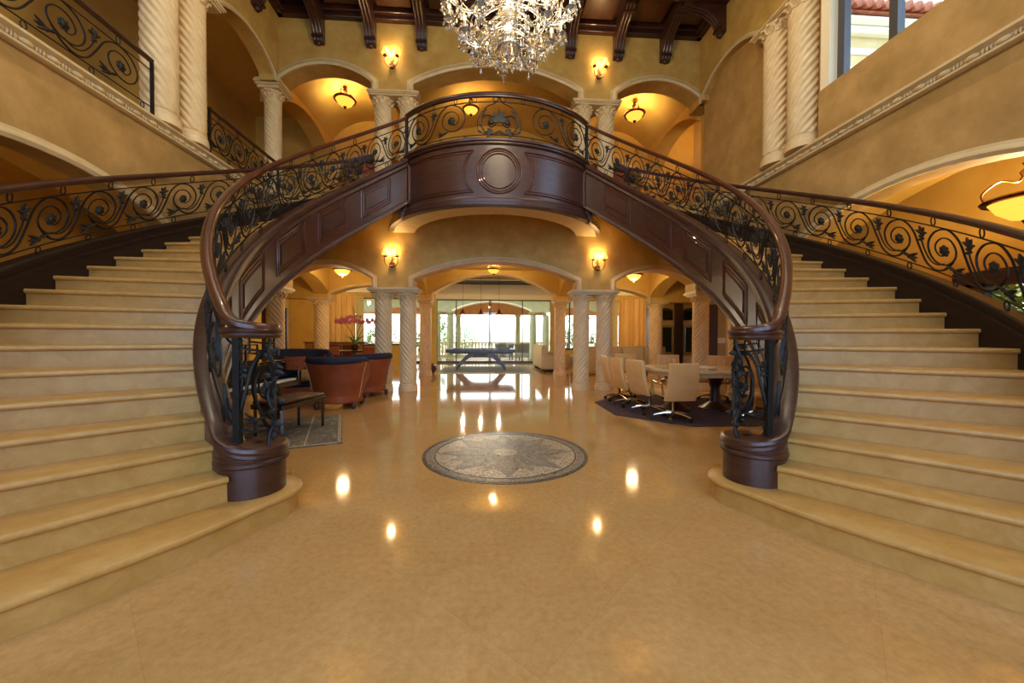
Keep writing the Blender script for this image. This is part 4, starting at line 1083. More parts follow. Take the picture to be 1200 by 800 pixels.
# ------------------------------------------------------------------ conference table and chairs
CT = (3.34, 6.2)
t = thing('conference_table', 'rounded cream stone-topped conference table on dark pedestals, on the octagonal rug', 'table', (CT[0], CT[1], .012))
def sup(rx, ry, n=48, p=2.6): return [(rx * abs(cos(a)) ** (2 / p) * (1 if cos(a) > 0 else -1), ry * abs(sin(a)) ** (2 / p) * (1 if sin(a) > 0 else -1)) for a in [2 * PI * i / n for i in range(n)]]
MB().prism(sup(.80, .70), .66, .72).build('tabletop', M['tabletop'], t, bevel=.015, angle=50)
MB().prism(sup(.75, .65), .60, .66).build('apron', M['tabletop'], t, bevel=.01, angle=50)
for sx in (-.36, .36):
    MB().lathe([(.26, 0), (.26, .03), (.20, .06), (.09, .14), (.07, .35), (.10, .5), (.22, .60)], 20, c=(sx, 0, 0)).build('pedestal', M['wood'], t)
def make_chair(label, x, y, rz):
    """faces local +Y (towards the table)"""
    t = thing('office_chair', label, 'chair', (x, y, .012), rz, 'cream leather office chairs around the conference table')
    m_ = MB(); vs = []; fs = []; n = 10; w = .235
    for i in range(n + 1):
        q = i / n; z = .31 + .55 * q; y = -.20 - .11 * q - .03 * sin(q * PI)
        ww = w * (1 - .06 * q) 
        for x_, o in ((-ww, .0), (-ww * .5, -.012), (ww * .5, -.012), (ww, 0), (ww, .055), (ww * .5, .06), (-ww * .5, .06), (-ww, .055)): vs.append((x_, y + o, z))
    for i in range(n):
        for j in range(8): fs.append((i * 8 + j, i * 8 + (j + 1) % 8, (i + 1) * 8 + (j + 1) % 8, (i + 1) * 8 + j))
    fs += [tuple(range(8)), tuple(reversed(range(n * 8, n * 8 + 8)))]
    bo = m_.add(vs, fs).build('backrest', M['cream'], t, bevel=.012)
    m_ = MB()
    for k in range(3): m_.box(-.13 + .09 * k, -.05 + .09 * k, -.255, -.225, .50, .78)
    m_.map(lambda x_, y_, z_: (x_, y_ + .06 - (z_ - .5) * .22, z_)).build('back_padding', M['cream'], bo, bevel=.012)
    MB().box(-.235, .235, -.20, .24, .36, .45).build('seat', M['cream'], t, bevel=.03)
    for s in (-1, 1):
        MB().tube([(s * .25, -.17, .40), (s * .265, -.17, .56), (s * .265, .10, .58), (s * .25, .12, .40)], .014, 8).build('armrest', M['chrome'], t)
    MB().lathe([(.022, .08), (.022, .3), (.05, .34), (.05, .36)], 12).build('gas_column', M['chrome'], t)
    m_ = MB()
    for k in range(5):
        a = 2 * PI * k / 5 + .3; m_.tube([(0, 0, .11), (.13 * cos(a), .13 * sin(a), .10), (.27 * cos(a), .27 * sin(a), .065)], [.028, .022, .016], 8)
    m_.build('star_base', M['chrome'], t)
    for k in range(5):
        a = 2 * PI * k / 5 + .3; c_ = MB()
        for s in (-.014, .014): c_.tube([(.27 * cos(a) - s * sin(a) - .007 * sin(a), .27 * sin(a) + s * cos(a) + .007 * cos(a), .028), (.27 * cos(a) - s * sin(a) + .007 * sin(a), .27 * sin(a) + s * cos(a) - .007 * cos(a), .028)], .028, 12)
        c_.build('caster', M['rubber'], t)
    return t
def face(x, y): return math.atan2(CT[1] - y, CT[0] - x) - PI / 2
chairs = [(2.56, 5.42, .05, 'cream office chair nearest the viewer, its plain back facing the hall'),
 (2.44, 5.96, -PI / 2 + .25, 'cream office chair at the left side of the conference table, nearest of the three there'),
 (2.36, 6.56, -PI / 2 + .1, 'cream office chair at the left side of the conference table, middle of the three there'),
 (2.36, 7.16, -PI / 2 - .05, 'cream office chair at the left side of the conference table, farthest of the three there'),
 (2.80, 7.72, PI, 'cream office chair at the far left corner of the conference table, beside the front columns'),
 (3.55, 7.3, PI, 'cream office chair behind the conference table, facing the viewer below the wall cabinet'),
 (4.22, 7.05, PI * .72, 'cream office chair behind the table at right with ribbed padding, near the olive wall'),
 (3.84, 5.46, PI * .62, 'cream office chair at the right end of the conference table, beside the right newel')]
ch0 = make_chair(chairs[0][3], chairs[0][0], chairs[0][1], chairs[0][2])
for x, y, r, lab in chairs[1:]:
    dup(ch0, (x, y, .012), face(x, y) if r is None else r, lab)
t = thing('writing_pad', 'pale writing pad lying on the conference table top', 'paper', (3.4, 6.15, .733), .4)
MB().box(-.22, .22, -.15, .15, 0, .01).build('sheets', M['white'], t, smooth=False); MB().box(-.22, .22, .12, .15, .01, .016).build('binding', M['beige_cloth'], t, smooth=False)

# ------------------------------------------------------------------ billiard table
t = thing('billiard_table', 'modern billiard table with grey-blue rails on arched steel legs, in front of the glass doors', 'billiard table', (-.42, 13.95, .014))
m_ = MB()
m_.box(-1.22, 1.22, -.68, -.56, .64, .76); m_.box(-1.22, 1.22, .56, .68, .64, .76); m_.box(-1.22, -1.08, -.56, .56, .64, .76); m_.box(1.08, 1.22, -.56, .56, .64, .76)
m_.build('rail', M['slate_blue'], t, bevel=.02)
MB().box(-1.10, 1.10, -.58, .58, .60, .72).build('bed', M['felt'], t, smooth=False)
MB().box(-.42, .42, -.3, .3, .47, .62).build('crossbeam', M['slate_blue'], t, bevel=.03)
for sy in (-.5, .5):
    for sx in (-1, 1):
        m_ = MB(); P = arc_pts(.1, .88, 0, .0001, 10); pts = []
        for i in range(13):
            q = i / 12; pts.append((sx * (.22 + .66 * q), sy, .57 - .55 * q ** 1.7))
        m_.sweep([(p[0], p[1], p[2]) for p in pts], [(0, 1)] * 13, [(-.07, -.06 ), (.07, -.06), (.07, .11), (-.07, .11)])
        m_.map(lambda x, y, z: (x, y, max(0, z))).build('leg', M['slate_blue'], t, bevel=.008)
for sx in (-1.05, 0, 1.05):
    for sy in (-.53, .53): MB().lathe([(.055, 0), (.055, .004)], 16, c=(sx, sy, .758)).build('pocket', M['rubber'], t, smooth=False)
# hanging cones above the billiard table
for i, (x, lab) in enumerate(((-1.05, 'left'), (-.35, 'middle'), (.35, 'right'))):
    t = thing('cone_pendant', 'small terracotta cone pendant lamp over the billiard table, %s of three' % lab, 'lamp', (x * .95 - .1, 14.0, 2.02), 0, 'cone pendants over the billiard table')
    MB().lathe([(.14, 0), (.13, .005), (.03, .2), (.02, .22)], 20).build('lamp_shade', M['leather'], t)
    MB().tube([(0, 0, .22), (0, 0, 1.52)], .005, 6).build('cord', M['rubber'], t)
o = MB().ball((0, 0, .17), .17, 14, 9, (1, 1, 1)).build('ottoman', M['wood'], loc=(-2.05, 12.75, 0)); tag(o, 'small round dark ottoman left of the pale billiard rug', 'ottoman')
MB().lathe([(.06, 0), (.12, .02)], 12).build('base', M['black'], o)

# ------------------------------------------------------------------ sofas on the right
def sofa(label, x, y, L, rz, mods):
    t = thing('sofa', label, 'sofa', (x, y, 0), rz, 'beige sofas in the lounge')
    for k in range(mods):
        a, b_ = -L / 2 + k * L / mods, -L / 2 + (k + 1) * L / mods
        m_ = MB(); P = [(a + .01, -.12, .08), (b_ - .01, -.12, .08)]
        m_.sweep(P, [(0, 1)] * 2, [(-.12, 0), (.12, 0), (.12, .62), (.08, .78), (.0, .84), (-.09, .82), (-.13, .74)])
        m_.build('backrest', M['beige_cloth'], t, bevel=.02)
        MB().box(a + .01, b_ - .01, 0, .72, .08, .42).build('seat_cushion', M['beige_cloth'], t, bevel=.04)
        for q in (a + .08, b_ - .08): MB().lathe([(.035, 0), (.045, .08)], 8, c=(q, -.12, 0)).build('foot', M['rubber'], t)
    for s in (-1, 1): MB().box(s * L / 2 - .08, s * L / 2 + .08, -.2, .74, .08, .60).build('armrest', M['beige_cloth'], t, bevel=.05)
    return t
sofa('long beige sofa with its back to the hall, behind the right paired columns', 4.35, 12.65, 3.0, 0, 4)
sofa('beige sofa seen end-on at the right of the billiard rug, its back along the rug', 1.95, 14.4, 2.6, -PI / 2, 4)
cushion('rust coloured cushion on the long beige sofa below the right windows', 4.3, 12.86, .70, -.2, 0, .36, M['terracotta'])
# cabinet with television
t = thing('media_cabinet', 'tall dark wood cabinet with an arched niche and a glossy screen, behind the conference table', 'cabinet', (6.9, 13.9, 0), -.15)
MB().box(-.8, .8, .1, .5, 0, 2.55).build('carcass', M['yellowwall'], t, smooth=False)
for x0, x1 in ((-.92, -.78), (.02, .30), (.86, 1.0)): MB().box(x0, x1, -.05, .5, 0, 2.6).build('pilaster', M['wood'], t, bevel=.01)
MB().box(-.95, 1.03, -.08, .5, 2.52, 2.64).build('cornice', M['wood'], t, bevel=.01)
for cx, w_ in ((-.38, .33), (.58, .22)):
    MB().prism([(-w_, 0), (w_, 0)] + [(w_ * cos(a), .36 + .1 * sin(a)) for a in [PI * i / 10 for i in range(11)]], 0, .04).map(lambda x, y, z, cx=cx: (x + cx, .10 - z, 1.88 + y)).build('niche', M['black'], t, smooth=False)
    MB().box(cx - w_ - .02, cx + w_ + .02, .02, .1, .55, 1.68).build('screen_frame', M['chrome'], t, bevel=.006)
    MB().box(cx - w_ + .05, cx + w_ - .05, .0, .03, .66, 1.60).build('screen', M['screen'], t, smooth=False)
# dining corner on the left: table, chairs, orchid, sideboard
t = thing('dining_table', 'dark dining table beneath the orchid, seen past the left paired columns', 'table', (-4.6, 13.4, 0))
MB().box(-.95, .95, -.5, .5, .68, .73).build('tabletop', M['wood'], t, bevel=.01)
for sx in (-.8, .8):
    for sy in (-.4, .4): MB().box(sx - .04, sx + .04, sy - .04, sy + .04, 0, .68).build('leg', M['wood'], t, smooth=False)
def dining_chair(label, x, y, rz):
    t = thing('dining_chair', label, 'chair', (x, y, 0), rz, 'wooden dining chairs by the gold curtain')
    MB().box(-.22, .22, -.22, .22, .38, .45).build('seat', M['cream'], t, bevel=.02)
    MB().box(-.2, .2, -.235, -.20, .62, .88).build('backrest', M['leather'], t, bevel=.01)
    for sx in (-.19, .19):
        MB().box(sx - .02, sx + .02, .17, .21, 0, .38).build('leg', M['wood'], t, smooth=False)
        MB().box(sx - .02, sx + .02, -.23, -.19, 0, .92).build('leg', M['wood'], t, smooth=False)
    MB().box(-.2, .2, -.235, -.2, .9, .95).build('crest_rail', M['wood'], t, bevel=.006)
dining_chair('wooden dining chair with a tan back in front of the gold curtain', -5.15, 12.68, 0)
dining_chair('wooden dining chair at the window end of the dark dining table', -4.0, 12.68, 0)
t = thing('sideboard', 'low ochre wood sideboard in front of the left gold curtain', 'sideboard', (-6.5, 16.3, -.05))
MB().box(-1.2, 1.2, -.25, .25, .05, .98).build('body', noise_mat('honey_wood', '7a5220', '9a6c2c', 3, .5), t, bevel=.01)
MB().box(-1.25, 1.25, -.28, .28, .98, 1.02).build('top', M['wood'], t, bevel=.008)
for x in (-.6, .0, .6): MB().box(x - .28, x + .28, -.265, -.25, .12, .9).build('door', M['wood_light'], t, bevel=.006)
t = thing('potted_orchid', 'pink orchid in a dark pot standing on the dining table', 'plant', (-4.75, 13.35, .73))
MB().lathe([(.08, 0), (.13, .08), (.14, .2), (.12, .22)], 16).build('pot', M['bronze'], t)
m_ = MB()
for k in range(9):
    a = 2 * PI * k / 9; P = [(0, 0, .2), (.15 * cos(a), .15 * sin(a), .42), (.32 * cos(a), .32 * sin(a), .5 + .06 * sin(k * 3))]
    m_.tube([tuple(p) for p in crom(P, 4)], [.01, .03, .035, .03, .025, .02, .012, .008, .003], 5)
m_.build('leaf', M['green'], t)
m_ = MB()
for k, (dx, dz) in enumerate(((-.55, .95), (-.1, 1.5), (.35, 1.0), (.55, .85))):
    m_.tube([tuple(p) for p in crom([(0, 0, .2), (dx * .2, .03 * k, dz * .6), (dx * .6, .02, dz * .95), (dx, 0, dz)], 6)], .009, 5)
m_.build('stem', M['iron_leaf'], t)
m_ = MB()
for k in range(56):
    x = random.uniform(-.7, .9); z = .92 + .26 * (1 - abs(x)) * random.random() + .05 * random.random(); y = random.uniform(-.15, .15)
    for j in range(5):
        a = 2 * PI * j / 5; d = Vector((cos(a), random.uniform(-.3, .3), sin(a))) * .07; e = Vector((-sin(a), 0, cos(a))) * .028; c = Vector((x, y, z))
        m_.add([c, c + d * .6 + e, c + d, c + d * .6 - e, c + d * .5 + Vector((0, .008, 0))], [(0, 1, 4), (1, 2, 4), (2, 3, 4), (3, 0, 4), (0, 3, 2, 1)])
m_.build('blossom', M['pink'], t, smooth=False)

# consoles upstairs
for sg, nm in ((-1, 'left'), (1, 'right')):
    t = thing('hall_chair', 'dark carved wooden chair with curved crest on the upper landing, seen through the %s railing' % nm, 'chair', (sg * 2.95, 8.95, ZUP), sg * .15, 'carved chairs on the upper landing')
    MB().box(-.32, .32, -.28, .28, .42, .52).build('seat', M['cushion'], t, bevel=.03)
    m_ = MB(); P = [(-.36 + .72 * i / 12, .22, 1.02 + .12 * sin(PI * i / 12)) for i in range(13)]
    m_.sweep(P, [(0, 1)] * 13, [(-.035, -.09), (.035, -.09), (.05, .03), (0, .06), (-.05, .03)]); m_.build('crest_rail', M['wood'], t)
    MB().box(-.27, .27, .2, .25, .55, .98).build('backrest', M['leather'], t, bevel=.02)
    for sx in (-.3, .3):
        MB().box(sx - .03, sx + .03, .19, .25, 0, 1.0).build('leg', M['wood'], t, smooth=False)
        MB().lathe([(.02, 0), (.03, .1), (.045, .3), (.03, .42)], 10, c=(sx, -.23, 0)).build('leg', M['wood'], t)
        MB().tube([(sx, .2, .75), (sx, -.1, .76), (sx, -.24, .70), (sx, -.22, .5)], .025, 8).build('armrest', M['wood'], t)

# ------------------------------------------------------------------ neighbouring wing seen through the upper right window
t = thing('neighbouring_wing', 'sunlit yellow wing with moulded cornice and clay tiles, outside the upper right window', 'building', (16, 13, 0))
MB().box(-9, 14, 0, 3, 3, 12.4).build('wall', noise_mat('deep_yellow_wall', 'c8a060', 'd4b078', 2, .8, 3), t, smooth=False)
for z, p in ((10.85, .05), (11.5, .07), (12.15, .3), (12.38, .45)):
    MB().sweep([(-9, 0, z), (14, 0, z)], [(0, -1)] * 2, [(0, 0), (p * .6, 0), (p, .08), (p, .14), (p * .8, .2), (0, .2)]).build('cornice', M['ivorytrim'], t, angle=20)
base_t = MB()
for r in range(2): base_t.tube([(0, -.72 + r * .5, 12.76 + r * .25), (0, -.18 + r * .5, 13.02 + r * .25)], [.14, .12], 10)
tl = base_t.build('roof_tile', M['tile'], t)
for k in range(1, 60):
    o = tl.copy(); col.objects.link(o); o.parent = t; o.location = (-8.5 + k * .36, 0, 0)
tl.location = (-8.5, 0, 0)
MB().add([(-9, -.5, 12.66), (14, -.5, 12.66), (14, 3, 14.4), (-9, 3, 14.4), (-9, 3, 12.66), (14, 3, 12.66)], [(0, 1, 2, 3), (0, 4, 5, 1), (4, 3, 2, 5), (0, 3, 4), (1, 5, 2)]).build('roof', M['tile'], t, smooth=False)

SC, BP, CH, SKY, EXPO, LP, DL = 12, 70, 42, 4.0, 0.62, 30, 95

# ------------------------------------------------------------------ lamps
def light(kind, loc, power, color, size=.05, name='lamp_light', rot=None, sx=None, sy=None):
    d = bpy.data.lights.new(name, kind); d.energy = power; d.color = color
    if kind == 'POINT': d.shadow_soft_size = size
    if kind == 'AREA':
        d.shape = 'RECTANGLE'; d.size = sx; d.size_y = sy
    o = bpy.data.objects.new(name, d); col.objects.link(o); o.location = loc
    if rot: o.rotation_euler = rot
    return o
WARM = (1, .75, .38); WARM2 = (1, .84, .58)
def sconce(label, loc, rz, power=9):
    """mounted on wall; local -Y is into the room"""
    t = thing('wall_sconce', label, 'wall lamp', loc, rz, 'two-light bronze wall sconces')
    m_ = MB(); m_.ball((0, -.02, -.12), .065, 12, 8, (1, .5, 1)); m_.ball((0, -.03, .04), .03, 8, 6, (1, .5, 1.4))
    m_.tube([(0, -.03, -.12), (0, -.045, .08), (0, -.02, .14)], [.02, .012, .006], 8)
    for k in range(8): m_.ball((.045 * cos(k * PI / 4), -.04, -.12 + .045 * sin(k * PI / 4)), .018, 6, 4)
    m_.build('backplate', M['bronze'], t)
    for s in (-1, 1):
        m_ = MB(); P = crom([(0, -.04, -.13), (s * .07, -.08, -.17), (s * .135, -.11, -.10), (s * .14, -.11, .0), (s * .125, -.11, .03)], 6)
        m_.tube([tuple(p) for p in P], .009, 6)
        m_.tube([tuple(p) for p in crom([(s * .02, -.03, -.05), (s * .07, -.06, .02), (s * .05, -.07, .06), (s * .035, -.06, .03)], 5)], .007, 5)
        m_.lathe([(.012, .0), (.045, .015), (.048, .03), (.03, .035), (.012, .05), (.012, .07)], 12, c=(s * .125, -.11, .02))
        m_.build('arm', M['bronze'], t)
        m_ = MB(); m_.lathe([(.074, 0), (.078, .006), (.05, .07), (.034, .13), (.030, .125), (.046, .07), (.070, .006)], 18, c=(s * .125, -.11, .085), caps=False)
        m_.build('lamp_shade', M['shade'], t)
    light('POINT', (loc[0] + sin(rz) * .12, loc[1] - cos(rz) * .12, loc[2] + .12), power, WARM, .06, 'sconce_light').parent = None
sconce('bronze two-light wall sconce above the lower left paired columns', (-2.29, YW, 2.93), 0, SC)
sconce('bronze two-light wall sconce above the lower right paired columns', (2.31, YW, 2.93), 0, SC)
sconce('bronze two-light wall sconce high on the far wall, left of the chandelier', (-2.29, YW, 7.25), 0, SC)
sconce('bronze two-light wall sconce high on the far wall, right of the chandelier', (2.31, YW, 7.25), 0, SC)
sconce('bronze two-light sconce above the right side-wall columns at the top edge', (XW, 6.2, 7.35), PI / 2, SC * .8)
sconce('bronze two-light sconce glowing behind the upper left balustrade, near the paired columns', (-7.1, 7.6, 5.5), -PI / 2, SC)
sconce('bronze two-light sconce glowing behind the short upper left balustrade', (-7.1, 10.6, 5.5), -PI / 2, SC)
sconce('bronze two-light sconce glowing behind the upper left balustrade at far left', (-7.1, 3.6, 5.5), -PI / 2, SC)

def bowl_pendant(label, x, y, z, r, drop, power=14, flush=False, below=False):
    t = thing('bowl_pendant', label, 'ceiling lamp', (x, y, z), 0, 'alabaster bowl ceiling lamps')
    MB().lathe([(.012, -r * .78), (r * .4, -r * .68), (r * .72, -r * .42), (r * .92, -.02), (r * .88, -.01), (r * .68, -r * .37), (.01, -r * .66)], 24, caps=False).build('alabaster_bowl', M['alabaster'], t)
    MB().lathe([(r * .93, -.035), (r * 1.08, -.03), (r * 1.13, -.005), (r * 1.06, .015), (r * .95, .01)], 32, caps=False).build('rim', M['bronze'], t)
    m_ = MB(); m_.lathe([(.004, -r * 1.0), (.02, -r * .93), (.035, -r * .85), (.05, -r * .76), (.02, -r * .7)], 10)
    m_.build('finial', M['bronze'], t)
    if not flush:
        m_ = MB()
        for k in range(3):
            a = 2 * PI * k / 3 + .5
            m_.tube([tuple(p) for p in crom([(r * 1.08 * cos(a), r * 1.08 * sin(a), 0), (r * 1.12 * cos(a), r * 1.12 * sin(a), r * .3), (r * .65 * cos(a), r * .75 * sin(a), r * .7), (r * .25 * cos(a), r * .25 * sin(a), r * .6), (.02 * cos(a), .02 * sin(a), r * 1.0)], 5)], .012, 6)
        m_.lathe([(.02, r * .6), (.05, r * .75), (.07, r * .95), (.03, r * 1.1), (.05, r * 1.25), (.015, r * 1.3)], 12)
        m_.build('scroll_arm', M['bronze'], t)
        MB().tube([(0, 0, r * 1.25), (0, 0, drop)], .01, 6).build('rod', M['bronze'], t)
    else:
        MB().lathe([(.06, .0), (.03, drop)], 12).build('mount', M['bronze'], t)
    light('POINT', (x, y, z - r * 1.15 if below else z + .04), power, WARM, .12 if below else .08, 'pendant_light')
bowl_pendant('alabaster bowl pendant hanging in the centre lower arch above the billiard room axis', -.03, 10.2, 3.05, .17, .27, BP)
bowl_pendant('alabaster bowl pendant in the upper left arch of the far wall', -3.92, 10.2, 7.4, .25, .35, BP * .4)
bowl_pendant('alabaster bowl pendant in the upper right arch of the far wall', 3.82, 10.2, 7.35, .25, .4, BP * .4)
bowl_pendant('flush alabaster lamp on the loggia ceiling, left lower arch', -4.0, 10.2, 2.98, .22, .33, BP * .6, True, True)
bowl_pendant('flush alabaster lamp on the loggia ceiling, right lower arch', 3.84, 10.2, 2.96, .22, .34, BP * .6, True, True)
bowl_pendant('added alabaster fill pendant at the right end of the upper gallery, unseen behind the side wall', 5.8, 9.5, 6.9, .25, 1.2, BP * .9)  # added out of view to light the cream gallery wall
bowl_pendant('bright faceted glass bowl lamp glimpsed through the centre balcony railing', -.65, 10.2, 7.30, .2, .4, BP * .2)
bowl_pendant('added flush alabaster fill lamp on the lounge ceiling near the left gold curtain', -6.4, 14.8, 3.2, .22, .33, BP * 1.1, True, True)  # added fill behind the arch, brightens the left of the lounge
bowl_pendant('added flush alabaster fill lamp on the lounge ceiling near the right gold curtain', 6.3, 14.8, 3.2, .22, .33, BP * 1.1, True, True)  # added fill behind the column, brightens the right of the lounge
bowl_pendant('added flush alabaster fill lamp in the olive-walled passage under the right stair', 6.4, 8.0, 3.6, .22, .38, BP * .6, True, True)  # extra lamp added to lift the right passage
bowl_pendant('added flush alabaster fill lamp in the passage behind the left stair', -6.4, 8.0, 3.6, .22, .38, BP * .6, True, True)  # extra lamp added to lift the left passage
bowl_pendant('large bronze and alabaster pendant in the side room at the right edge', 5.85, 3.86, 2.82, .32, 1.2, BP * 2.2)
bowl_pendant('added alabaster fill pendant inside the left side room, unseen beyond its arch', -5.85, 1.0, 2.9, .3, 1.1, BP * 1.5)  # unseen lamp added to light the left side room

for c in [o for o in col.objects if o.name.startswith('cone_pendant')]:
    light('POINT', (c.location.x, c.location.y, c.location.z - .05), LP, WARM2, .03, 'cone_light')
# ------------------------------------------------------------------ chandelier
t = thing('crystal_chandelier', 'large multi-tier crystal chandelier with candle lights hanging over the floor medallion', 'chandelier', (0.02, 4.0, 0))
MB().lathe([(.01, 4.12), (.03, 4.14), (.09, 4.18), (.13, 4.25), (.11, 4.31), (.05, 4.35), (.04, 4.45), (.09, 4.52), (.1, 4.6), (.05, 4.68), (.04, 4.9), (.08, 5.0), (.12, 5.1), (.05, 5.2), (.03, 6.2), (.05, 6.3), (.02, 6.4)], 20).build('stem', M['crystal'], t, angle=30)
MB().tube([(0, 0, 6.4), (0, 0, 8.25)], .015, 6).build('chain', M['bronze'], t)
MB().lathe([(.16, 8.2), (.12, 8.1), (.02, 8.05)], 20).build('ceiling_rose', M['bronze'], t)
TI = ((8, .46, 4.36, 4.44), (12, .64, 4.60, 4.62), (14, .72, 4.86, 4.88), (12, .56, 5.25, 5.3), (8, .36, 5.6, 5.66))
pend = []   # crystal positions (x,y,z,length)
ac = MB()
for ti, (n, r, zc, zk) in enumerate(TI):
    P = crom([(.06, 0, .12), (r * .35, 0, .06), (r * .65, 0, -.10), (r * .92, 0, -.08), (r, 0, .02)], 5)
    a0 = None
    for k in range(n):
        a = 2 * PI * (k + .5 * (ti % 2)) / n + .1
        c = (r * cos(a), r * sin(a), zc + .02)
        if a0 is None:
            a0 = MB().tube([tuple(p) for p in P], .013, 6).build('arm', M['crystal'], t, angle=50)
            d0 = MB().lathe([(.012, -.02), (.05, 0), (.06, .012), (.02, .012), (.02, .04)], 10, c=(r, 0, .02)).build('drip_pan', M['crystal'], a0, angle=30)
            c0 = MB().lathe([(.012, .03), (.012, .11)], 8, c=(r, 0, .02)).build('candle', M['white'], a0)
            arm = a0
        else:
            arm = a0.copy(); col.objects.link(arm); arm.parent = t
            for q_ in (d0, c0):
                z_ = q_.copy(); col.objects.link(z_); z_.parent = arm
        arm.location = (0, 0, zc); arm.rotation_euler = (0, 0, a)
        ac.ball((c[0], c[1], c[2] + .135), .013, 6, 6, (1, 1, 2))
        for j in range(6):
            b_ = 2 * PI * j / 6; pend.append((c[0] + .055 * cos(b_), c[1] + .055 * sin(b_), c[2] - .005, .055 + .03 * random.random()))
        pend.append((c[0], c[1], c[2] - .02, .11))
        for i_, l_ in ((13, .09), (8, .07)):
            p = P[i_]; pend.append((p.x * cos(a), p.x * sin(a), zc + p.z - .012, l_))
o = ac.build('candle_flames', M['bulb'], t); o['kind'] = 'stuff'
for z, r, n in ((4.2, .12, 10), (4.26, .22, 14), (4.34, .32, 18), (4.46, .40, 22), (4.62, .5, 26), (4.8, .56, 30), (4.98, .6, 34), (5.4, .45, 30), (5.8, .25, 20)):
    MB().tube([(r * cos(a), r * sin(a), z) for a in [2 * PI * i / 24 for i in range(24)]], .006, 5, closed=True).build('crystal_ring', M['crystal'], t)
    for k in range(n):
        a = 2 * PI * k / n; pend.append((r * cos(a), r * sin(a), z - .004, .07 + .05 * random.random()))
def drop_mesh(l):
    m_ = MB(); m_.lathe([(.001, 0), (.006, -.008), (.001, -.016)], 5, caps=False); m_.lathe([(.001, -.016), (.009, -l * .45), (.014, -l * .72), (.009, -l * .92), (.001, -l)], 6, caps=False); return m_
pend.sort(key=lambda p: (p[2] + p[1] * .25))
near, rest = pend[:100], pend[100:]
proto = {}
for p in near:
    k = .06 if p[3] < .08 else .10
    if k not in proto:
        o = drop_mesh(k).build('crystal_drop', M['crystal'], t, angle=10); proto[k] = o
    else:
        o = proto[k].copy(); col.objects.link(o); o.parent = t
    o.location = (p[0], p[1], p[2])
m_ = MB()
for p in rest:
    d = drop_mesh(p[3]); m_.add([(x + p[0], y + p[1], z + p[2]) for x, y, z in d.v], d.f)
# bead garlands draping from the tiers
for (r0, z0, r1, z1, n) in ((.72, 4.86, .12, 5.5, 14), (.64, 4.60, .1, 4.95, 12), (.46, 4.36, .08, 4.7, 8), (.5, 5.28, .06, 6.1, 12), (.72, 4.9, .72, 4.9, 14)):
    for k in range(n):
        a0 = 2 * PI * k / n; a1 = a0 if r0 != r1 else 2 * PI * (k + 1) / n
        for j in range(1, 14):
            u = j / 14; sag = .16 * 4 * u * (1 - u); r = r0 + (r1 - r0) * u; a = a0 + (a1 - a0) * u
            m_.ball((r * cos(a), r * sin(a), z0 + (z1 - z0) * u - sag), .009, 5, 4)
o = m_.build('crystal_beads', M['crystal'], t, angle=10); o['kind'] = 'stuff'
light('POINT', (0.02, 4.0, 4.72), CH * .12, WARM2, .12, 'chandelier_light'); light('POINT', (0.15, 3.9, 5.05), CH, WARM2, .4, 'chandelier_light'); light('POINT', (0.02, 4.0, 6.3), CH * 2.5, WARM2, .4, 'chandelier_light')
for k in range(5):
    a = 2 * PI * k / 5; light('POINT', (.50 * cos(a), 4 + .50 * sin(a), 5.6), CH * .4, WARM2, .25, 'chandelier_light')

# unseen recessed fill lamps, added between the coffers to brighten the hall
k = 0
for sg, nm in ((-1, 'left'), (1, 'right')):
    for y, lab in ((1.0, 'nearest the entrance windows'), (3.0, 'beside the chandelier'), (5.0, 'nearest the far wall')):
        t = thing('recessed_fill_lamp', 'added recessed fill lamp in the %s ceiling coffers, %s' % (nm, lab), 'ceiling lamp', (sg * 3.0, y, 8.27), 0, 'added fill lamps in the coffered ceiling')
        MB().lathe([(.11, .02), (.13, .0), (.13, -.02), (.10, -.02), (.10, .02)], 24, caps=False).build('rim', M['bronze'], t)
        MB().lathe([(.10, .0), (.10, .01)], 24).build('lens', M['shade'], t)
        d = light('SPOT', (sg * 3.0, y, 8.22), DL, WARM2, name='recessed_fill_light'); d.data.spot_size = math.radians(150); d.data.spot_blend = .8; d.data.shadow_soft_size = .1

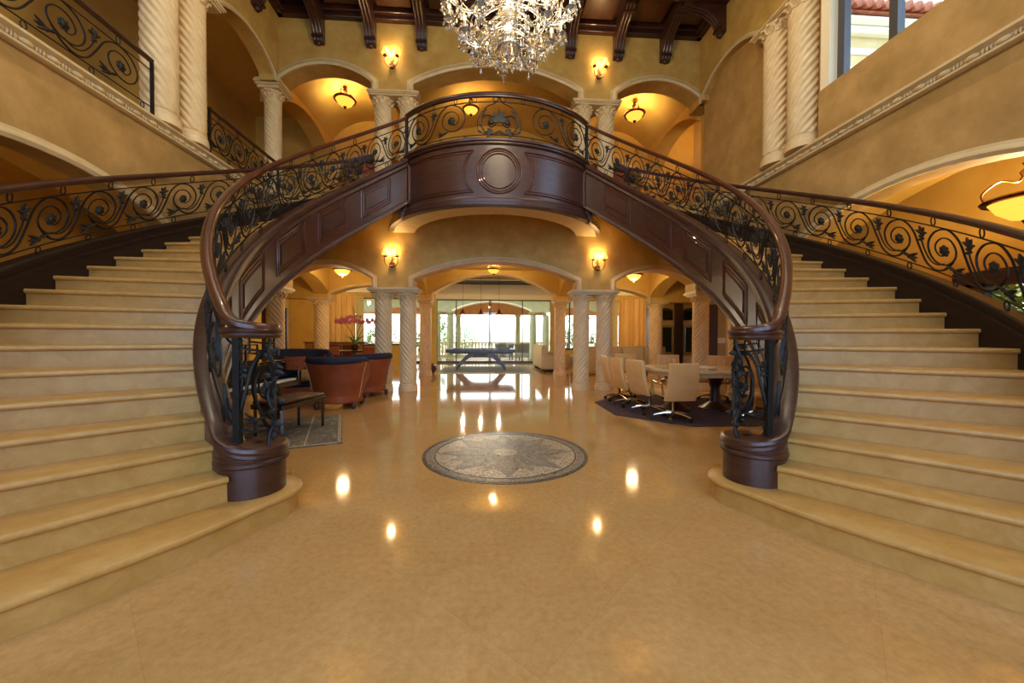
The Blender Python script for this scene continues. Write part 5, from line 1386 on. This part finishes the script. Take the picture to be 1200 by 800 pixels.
# ------------------------------------------------------------------ daylight
def portal(loc, rot, sx, sy):
    o = light('AREA', loc, 1, (1, 1, 1), rot=rot, sx=sx, sy=sy, name='window_portal'); o.data.cycles.is_portal = True
portal((0, -3.75, 3.6), (PI / 2, 0, 0), 7.4, 7.2)
portal((0, 17.7, 1.4), (-PI / 2, 0, 0), 15, 3)
portal((XW + .35, 3.8, 6.2), (0, PI / 2, 0), 2.7, 3.1)
w = bpy.data.worlds.new('World'); bpy.context.scene.world = w; w.use_nodes = True
nt = w.node_tree; bg = nt.nodes['Background']
tc = nt.nodes.new('ShaderNodeTexCoord'); sx = nt.nodes.new('ShaderNodeSeparateXYZ'); nt.links.new(tc.outputs['Generated'], sx.inputs[0])
rp = nt.nodes.new('ShaderNodeValToRGB'); e = rp.color_ramp.elements
e[0].position = 0; e[0].color = (.42, .44, .40, 1); e[1].position = .5; e[1].color = (.78, .86, 1, 1)
x = e.new(.06); x.color = (.95, .97, 1, 1)
nt.links.new(sx.outputs['Z'], rp.inputs[0])
mr = nt.nodes.new('ShaderNodeMapRange'); mr.inputs['From Min'].default_value = .1; mr.inputs['From Max'].default_value = -.6; nt.links.new(sx.outputs['Y'], mr.inputs['Value'])
mxw = nt.nodes.new('ShaderNodeMix'); mxw.data_type = 'RGBA'; mxw.blend_type = 'MULTIPLY'; mxw.inputs[7].default_value = (.55, .78, 1.15, 1)
nt.links.new(mr.outputs[0], mxw.inputs[0]); nt.links.new(rp.outputs[0], mxw.inputs[6]); nt.links.new(mxw.outputs[2], bg.inputs[0]); bg.inputs[1].default_value = SKY
light('SUN', (0, 0, 20), 1.2, (1, .9, .72), name='sun', rot=(math.radians(50), 0, math.radians(-70))).data.angle = .02

# ------------------------------------------------------------------ camera
cam = bpy.data.cameras.new('camera'); co = bpy.data.objects.new('camera', cam); col.objects.link(co)
CXc, F, YAW, PITCH, ROLL, HCAM = -.1962, 441.883, .0655, .0147, .0041, 1.25
cam.sensor_width = 36; cam.lens = 36 * F / 1200; cam.clip_start = .05; cam.clip_end = 200
co.location = (CXc, 0, HCAM)
Rm = Matrix.Rotation(-YAW, 4, 'Z') @ Matrix.Rotation(PI / 2 - PITCH, 4, 'X') @ Matrix.Rotation(ROLL, 4, 'Z')
co.rotation_euler = Rm.to_euler()
sc = bpy.context.scene; sc.camera = co
sc.view_settings.view_transform = 'Standard'; sc.view_settings.look = 'None'; sc.view_settings.gamma = 1
sc.view_settings.use_curve_mapping = False; sc.view_settings.exposure = EXPO
sc.cycles.max_bounces = 10; sc.cycles.diffuse_bounces = 5; sc.cycles.glossy_bounces = 4; sc.cycles.transmission_bounces = 8; sc.cycles.transparent_max_bounces = 12
sc.cycles.caustics_reflective = False; sc.cycles.caustics_refractive = False; sc.cycles.sample_clamp_indirect = 6
sc.cycles.use_denoising = True
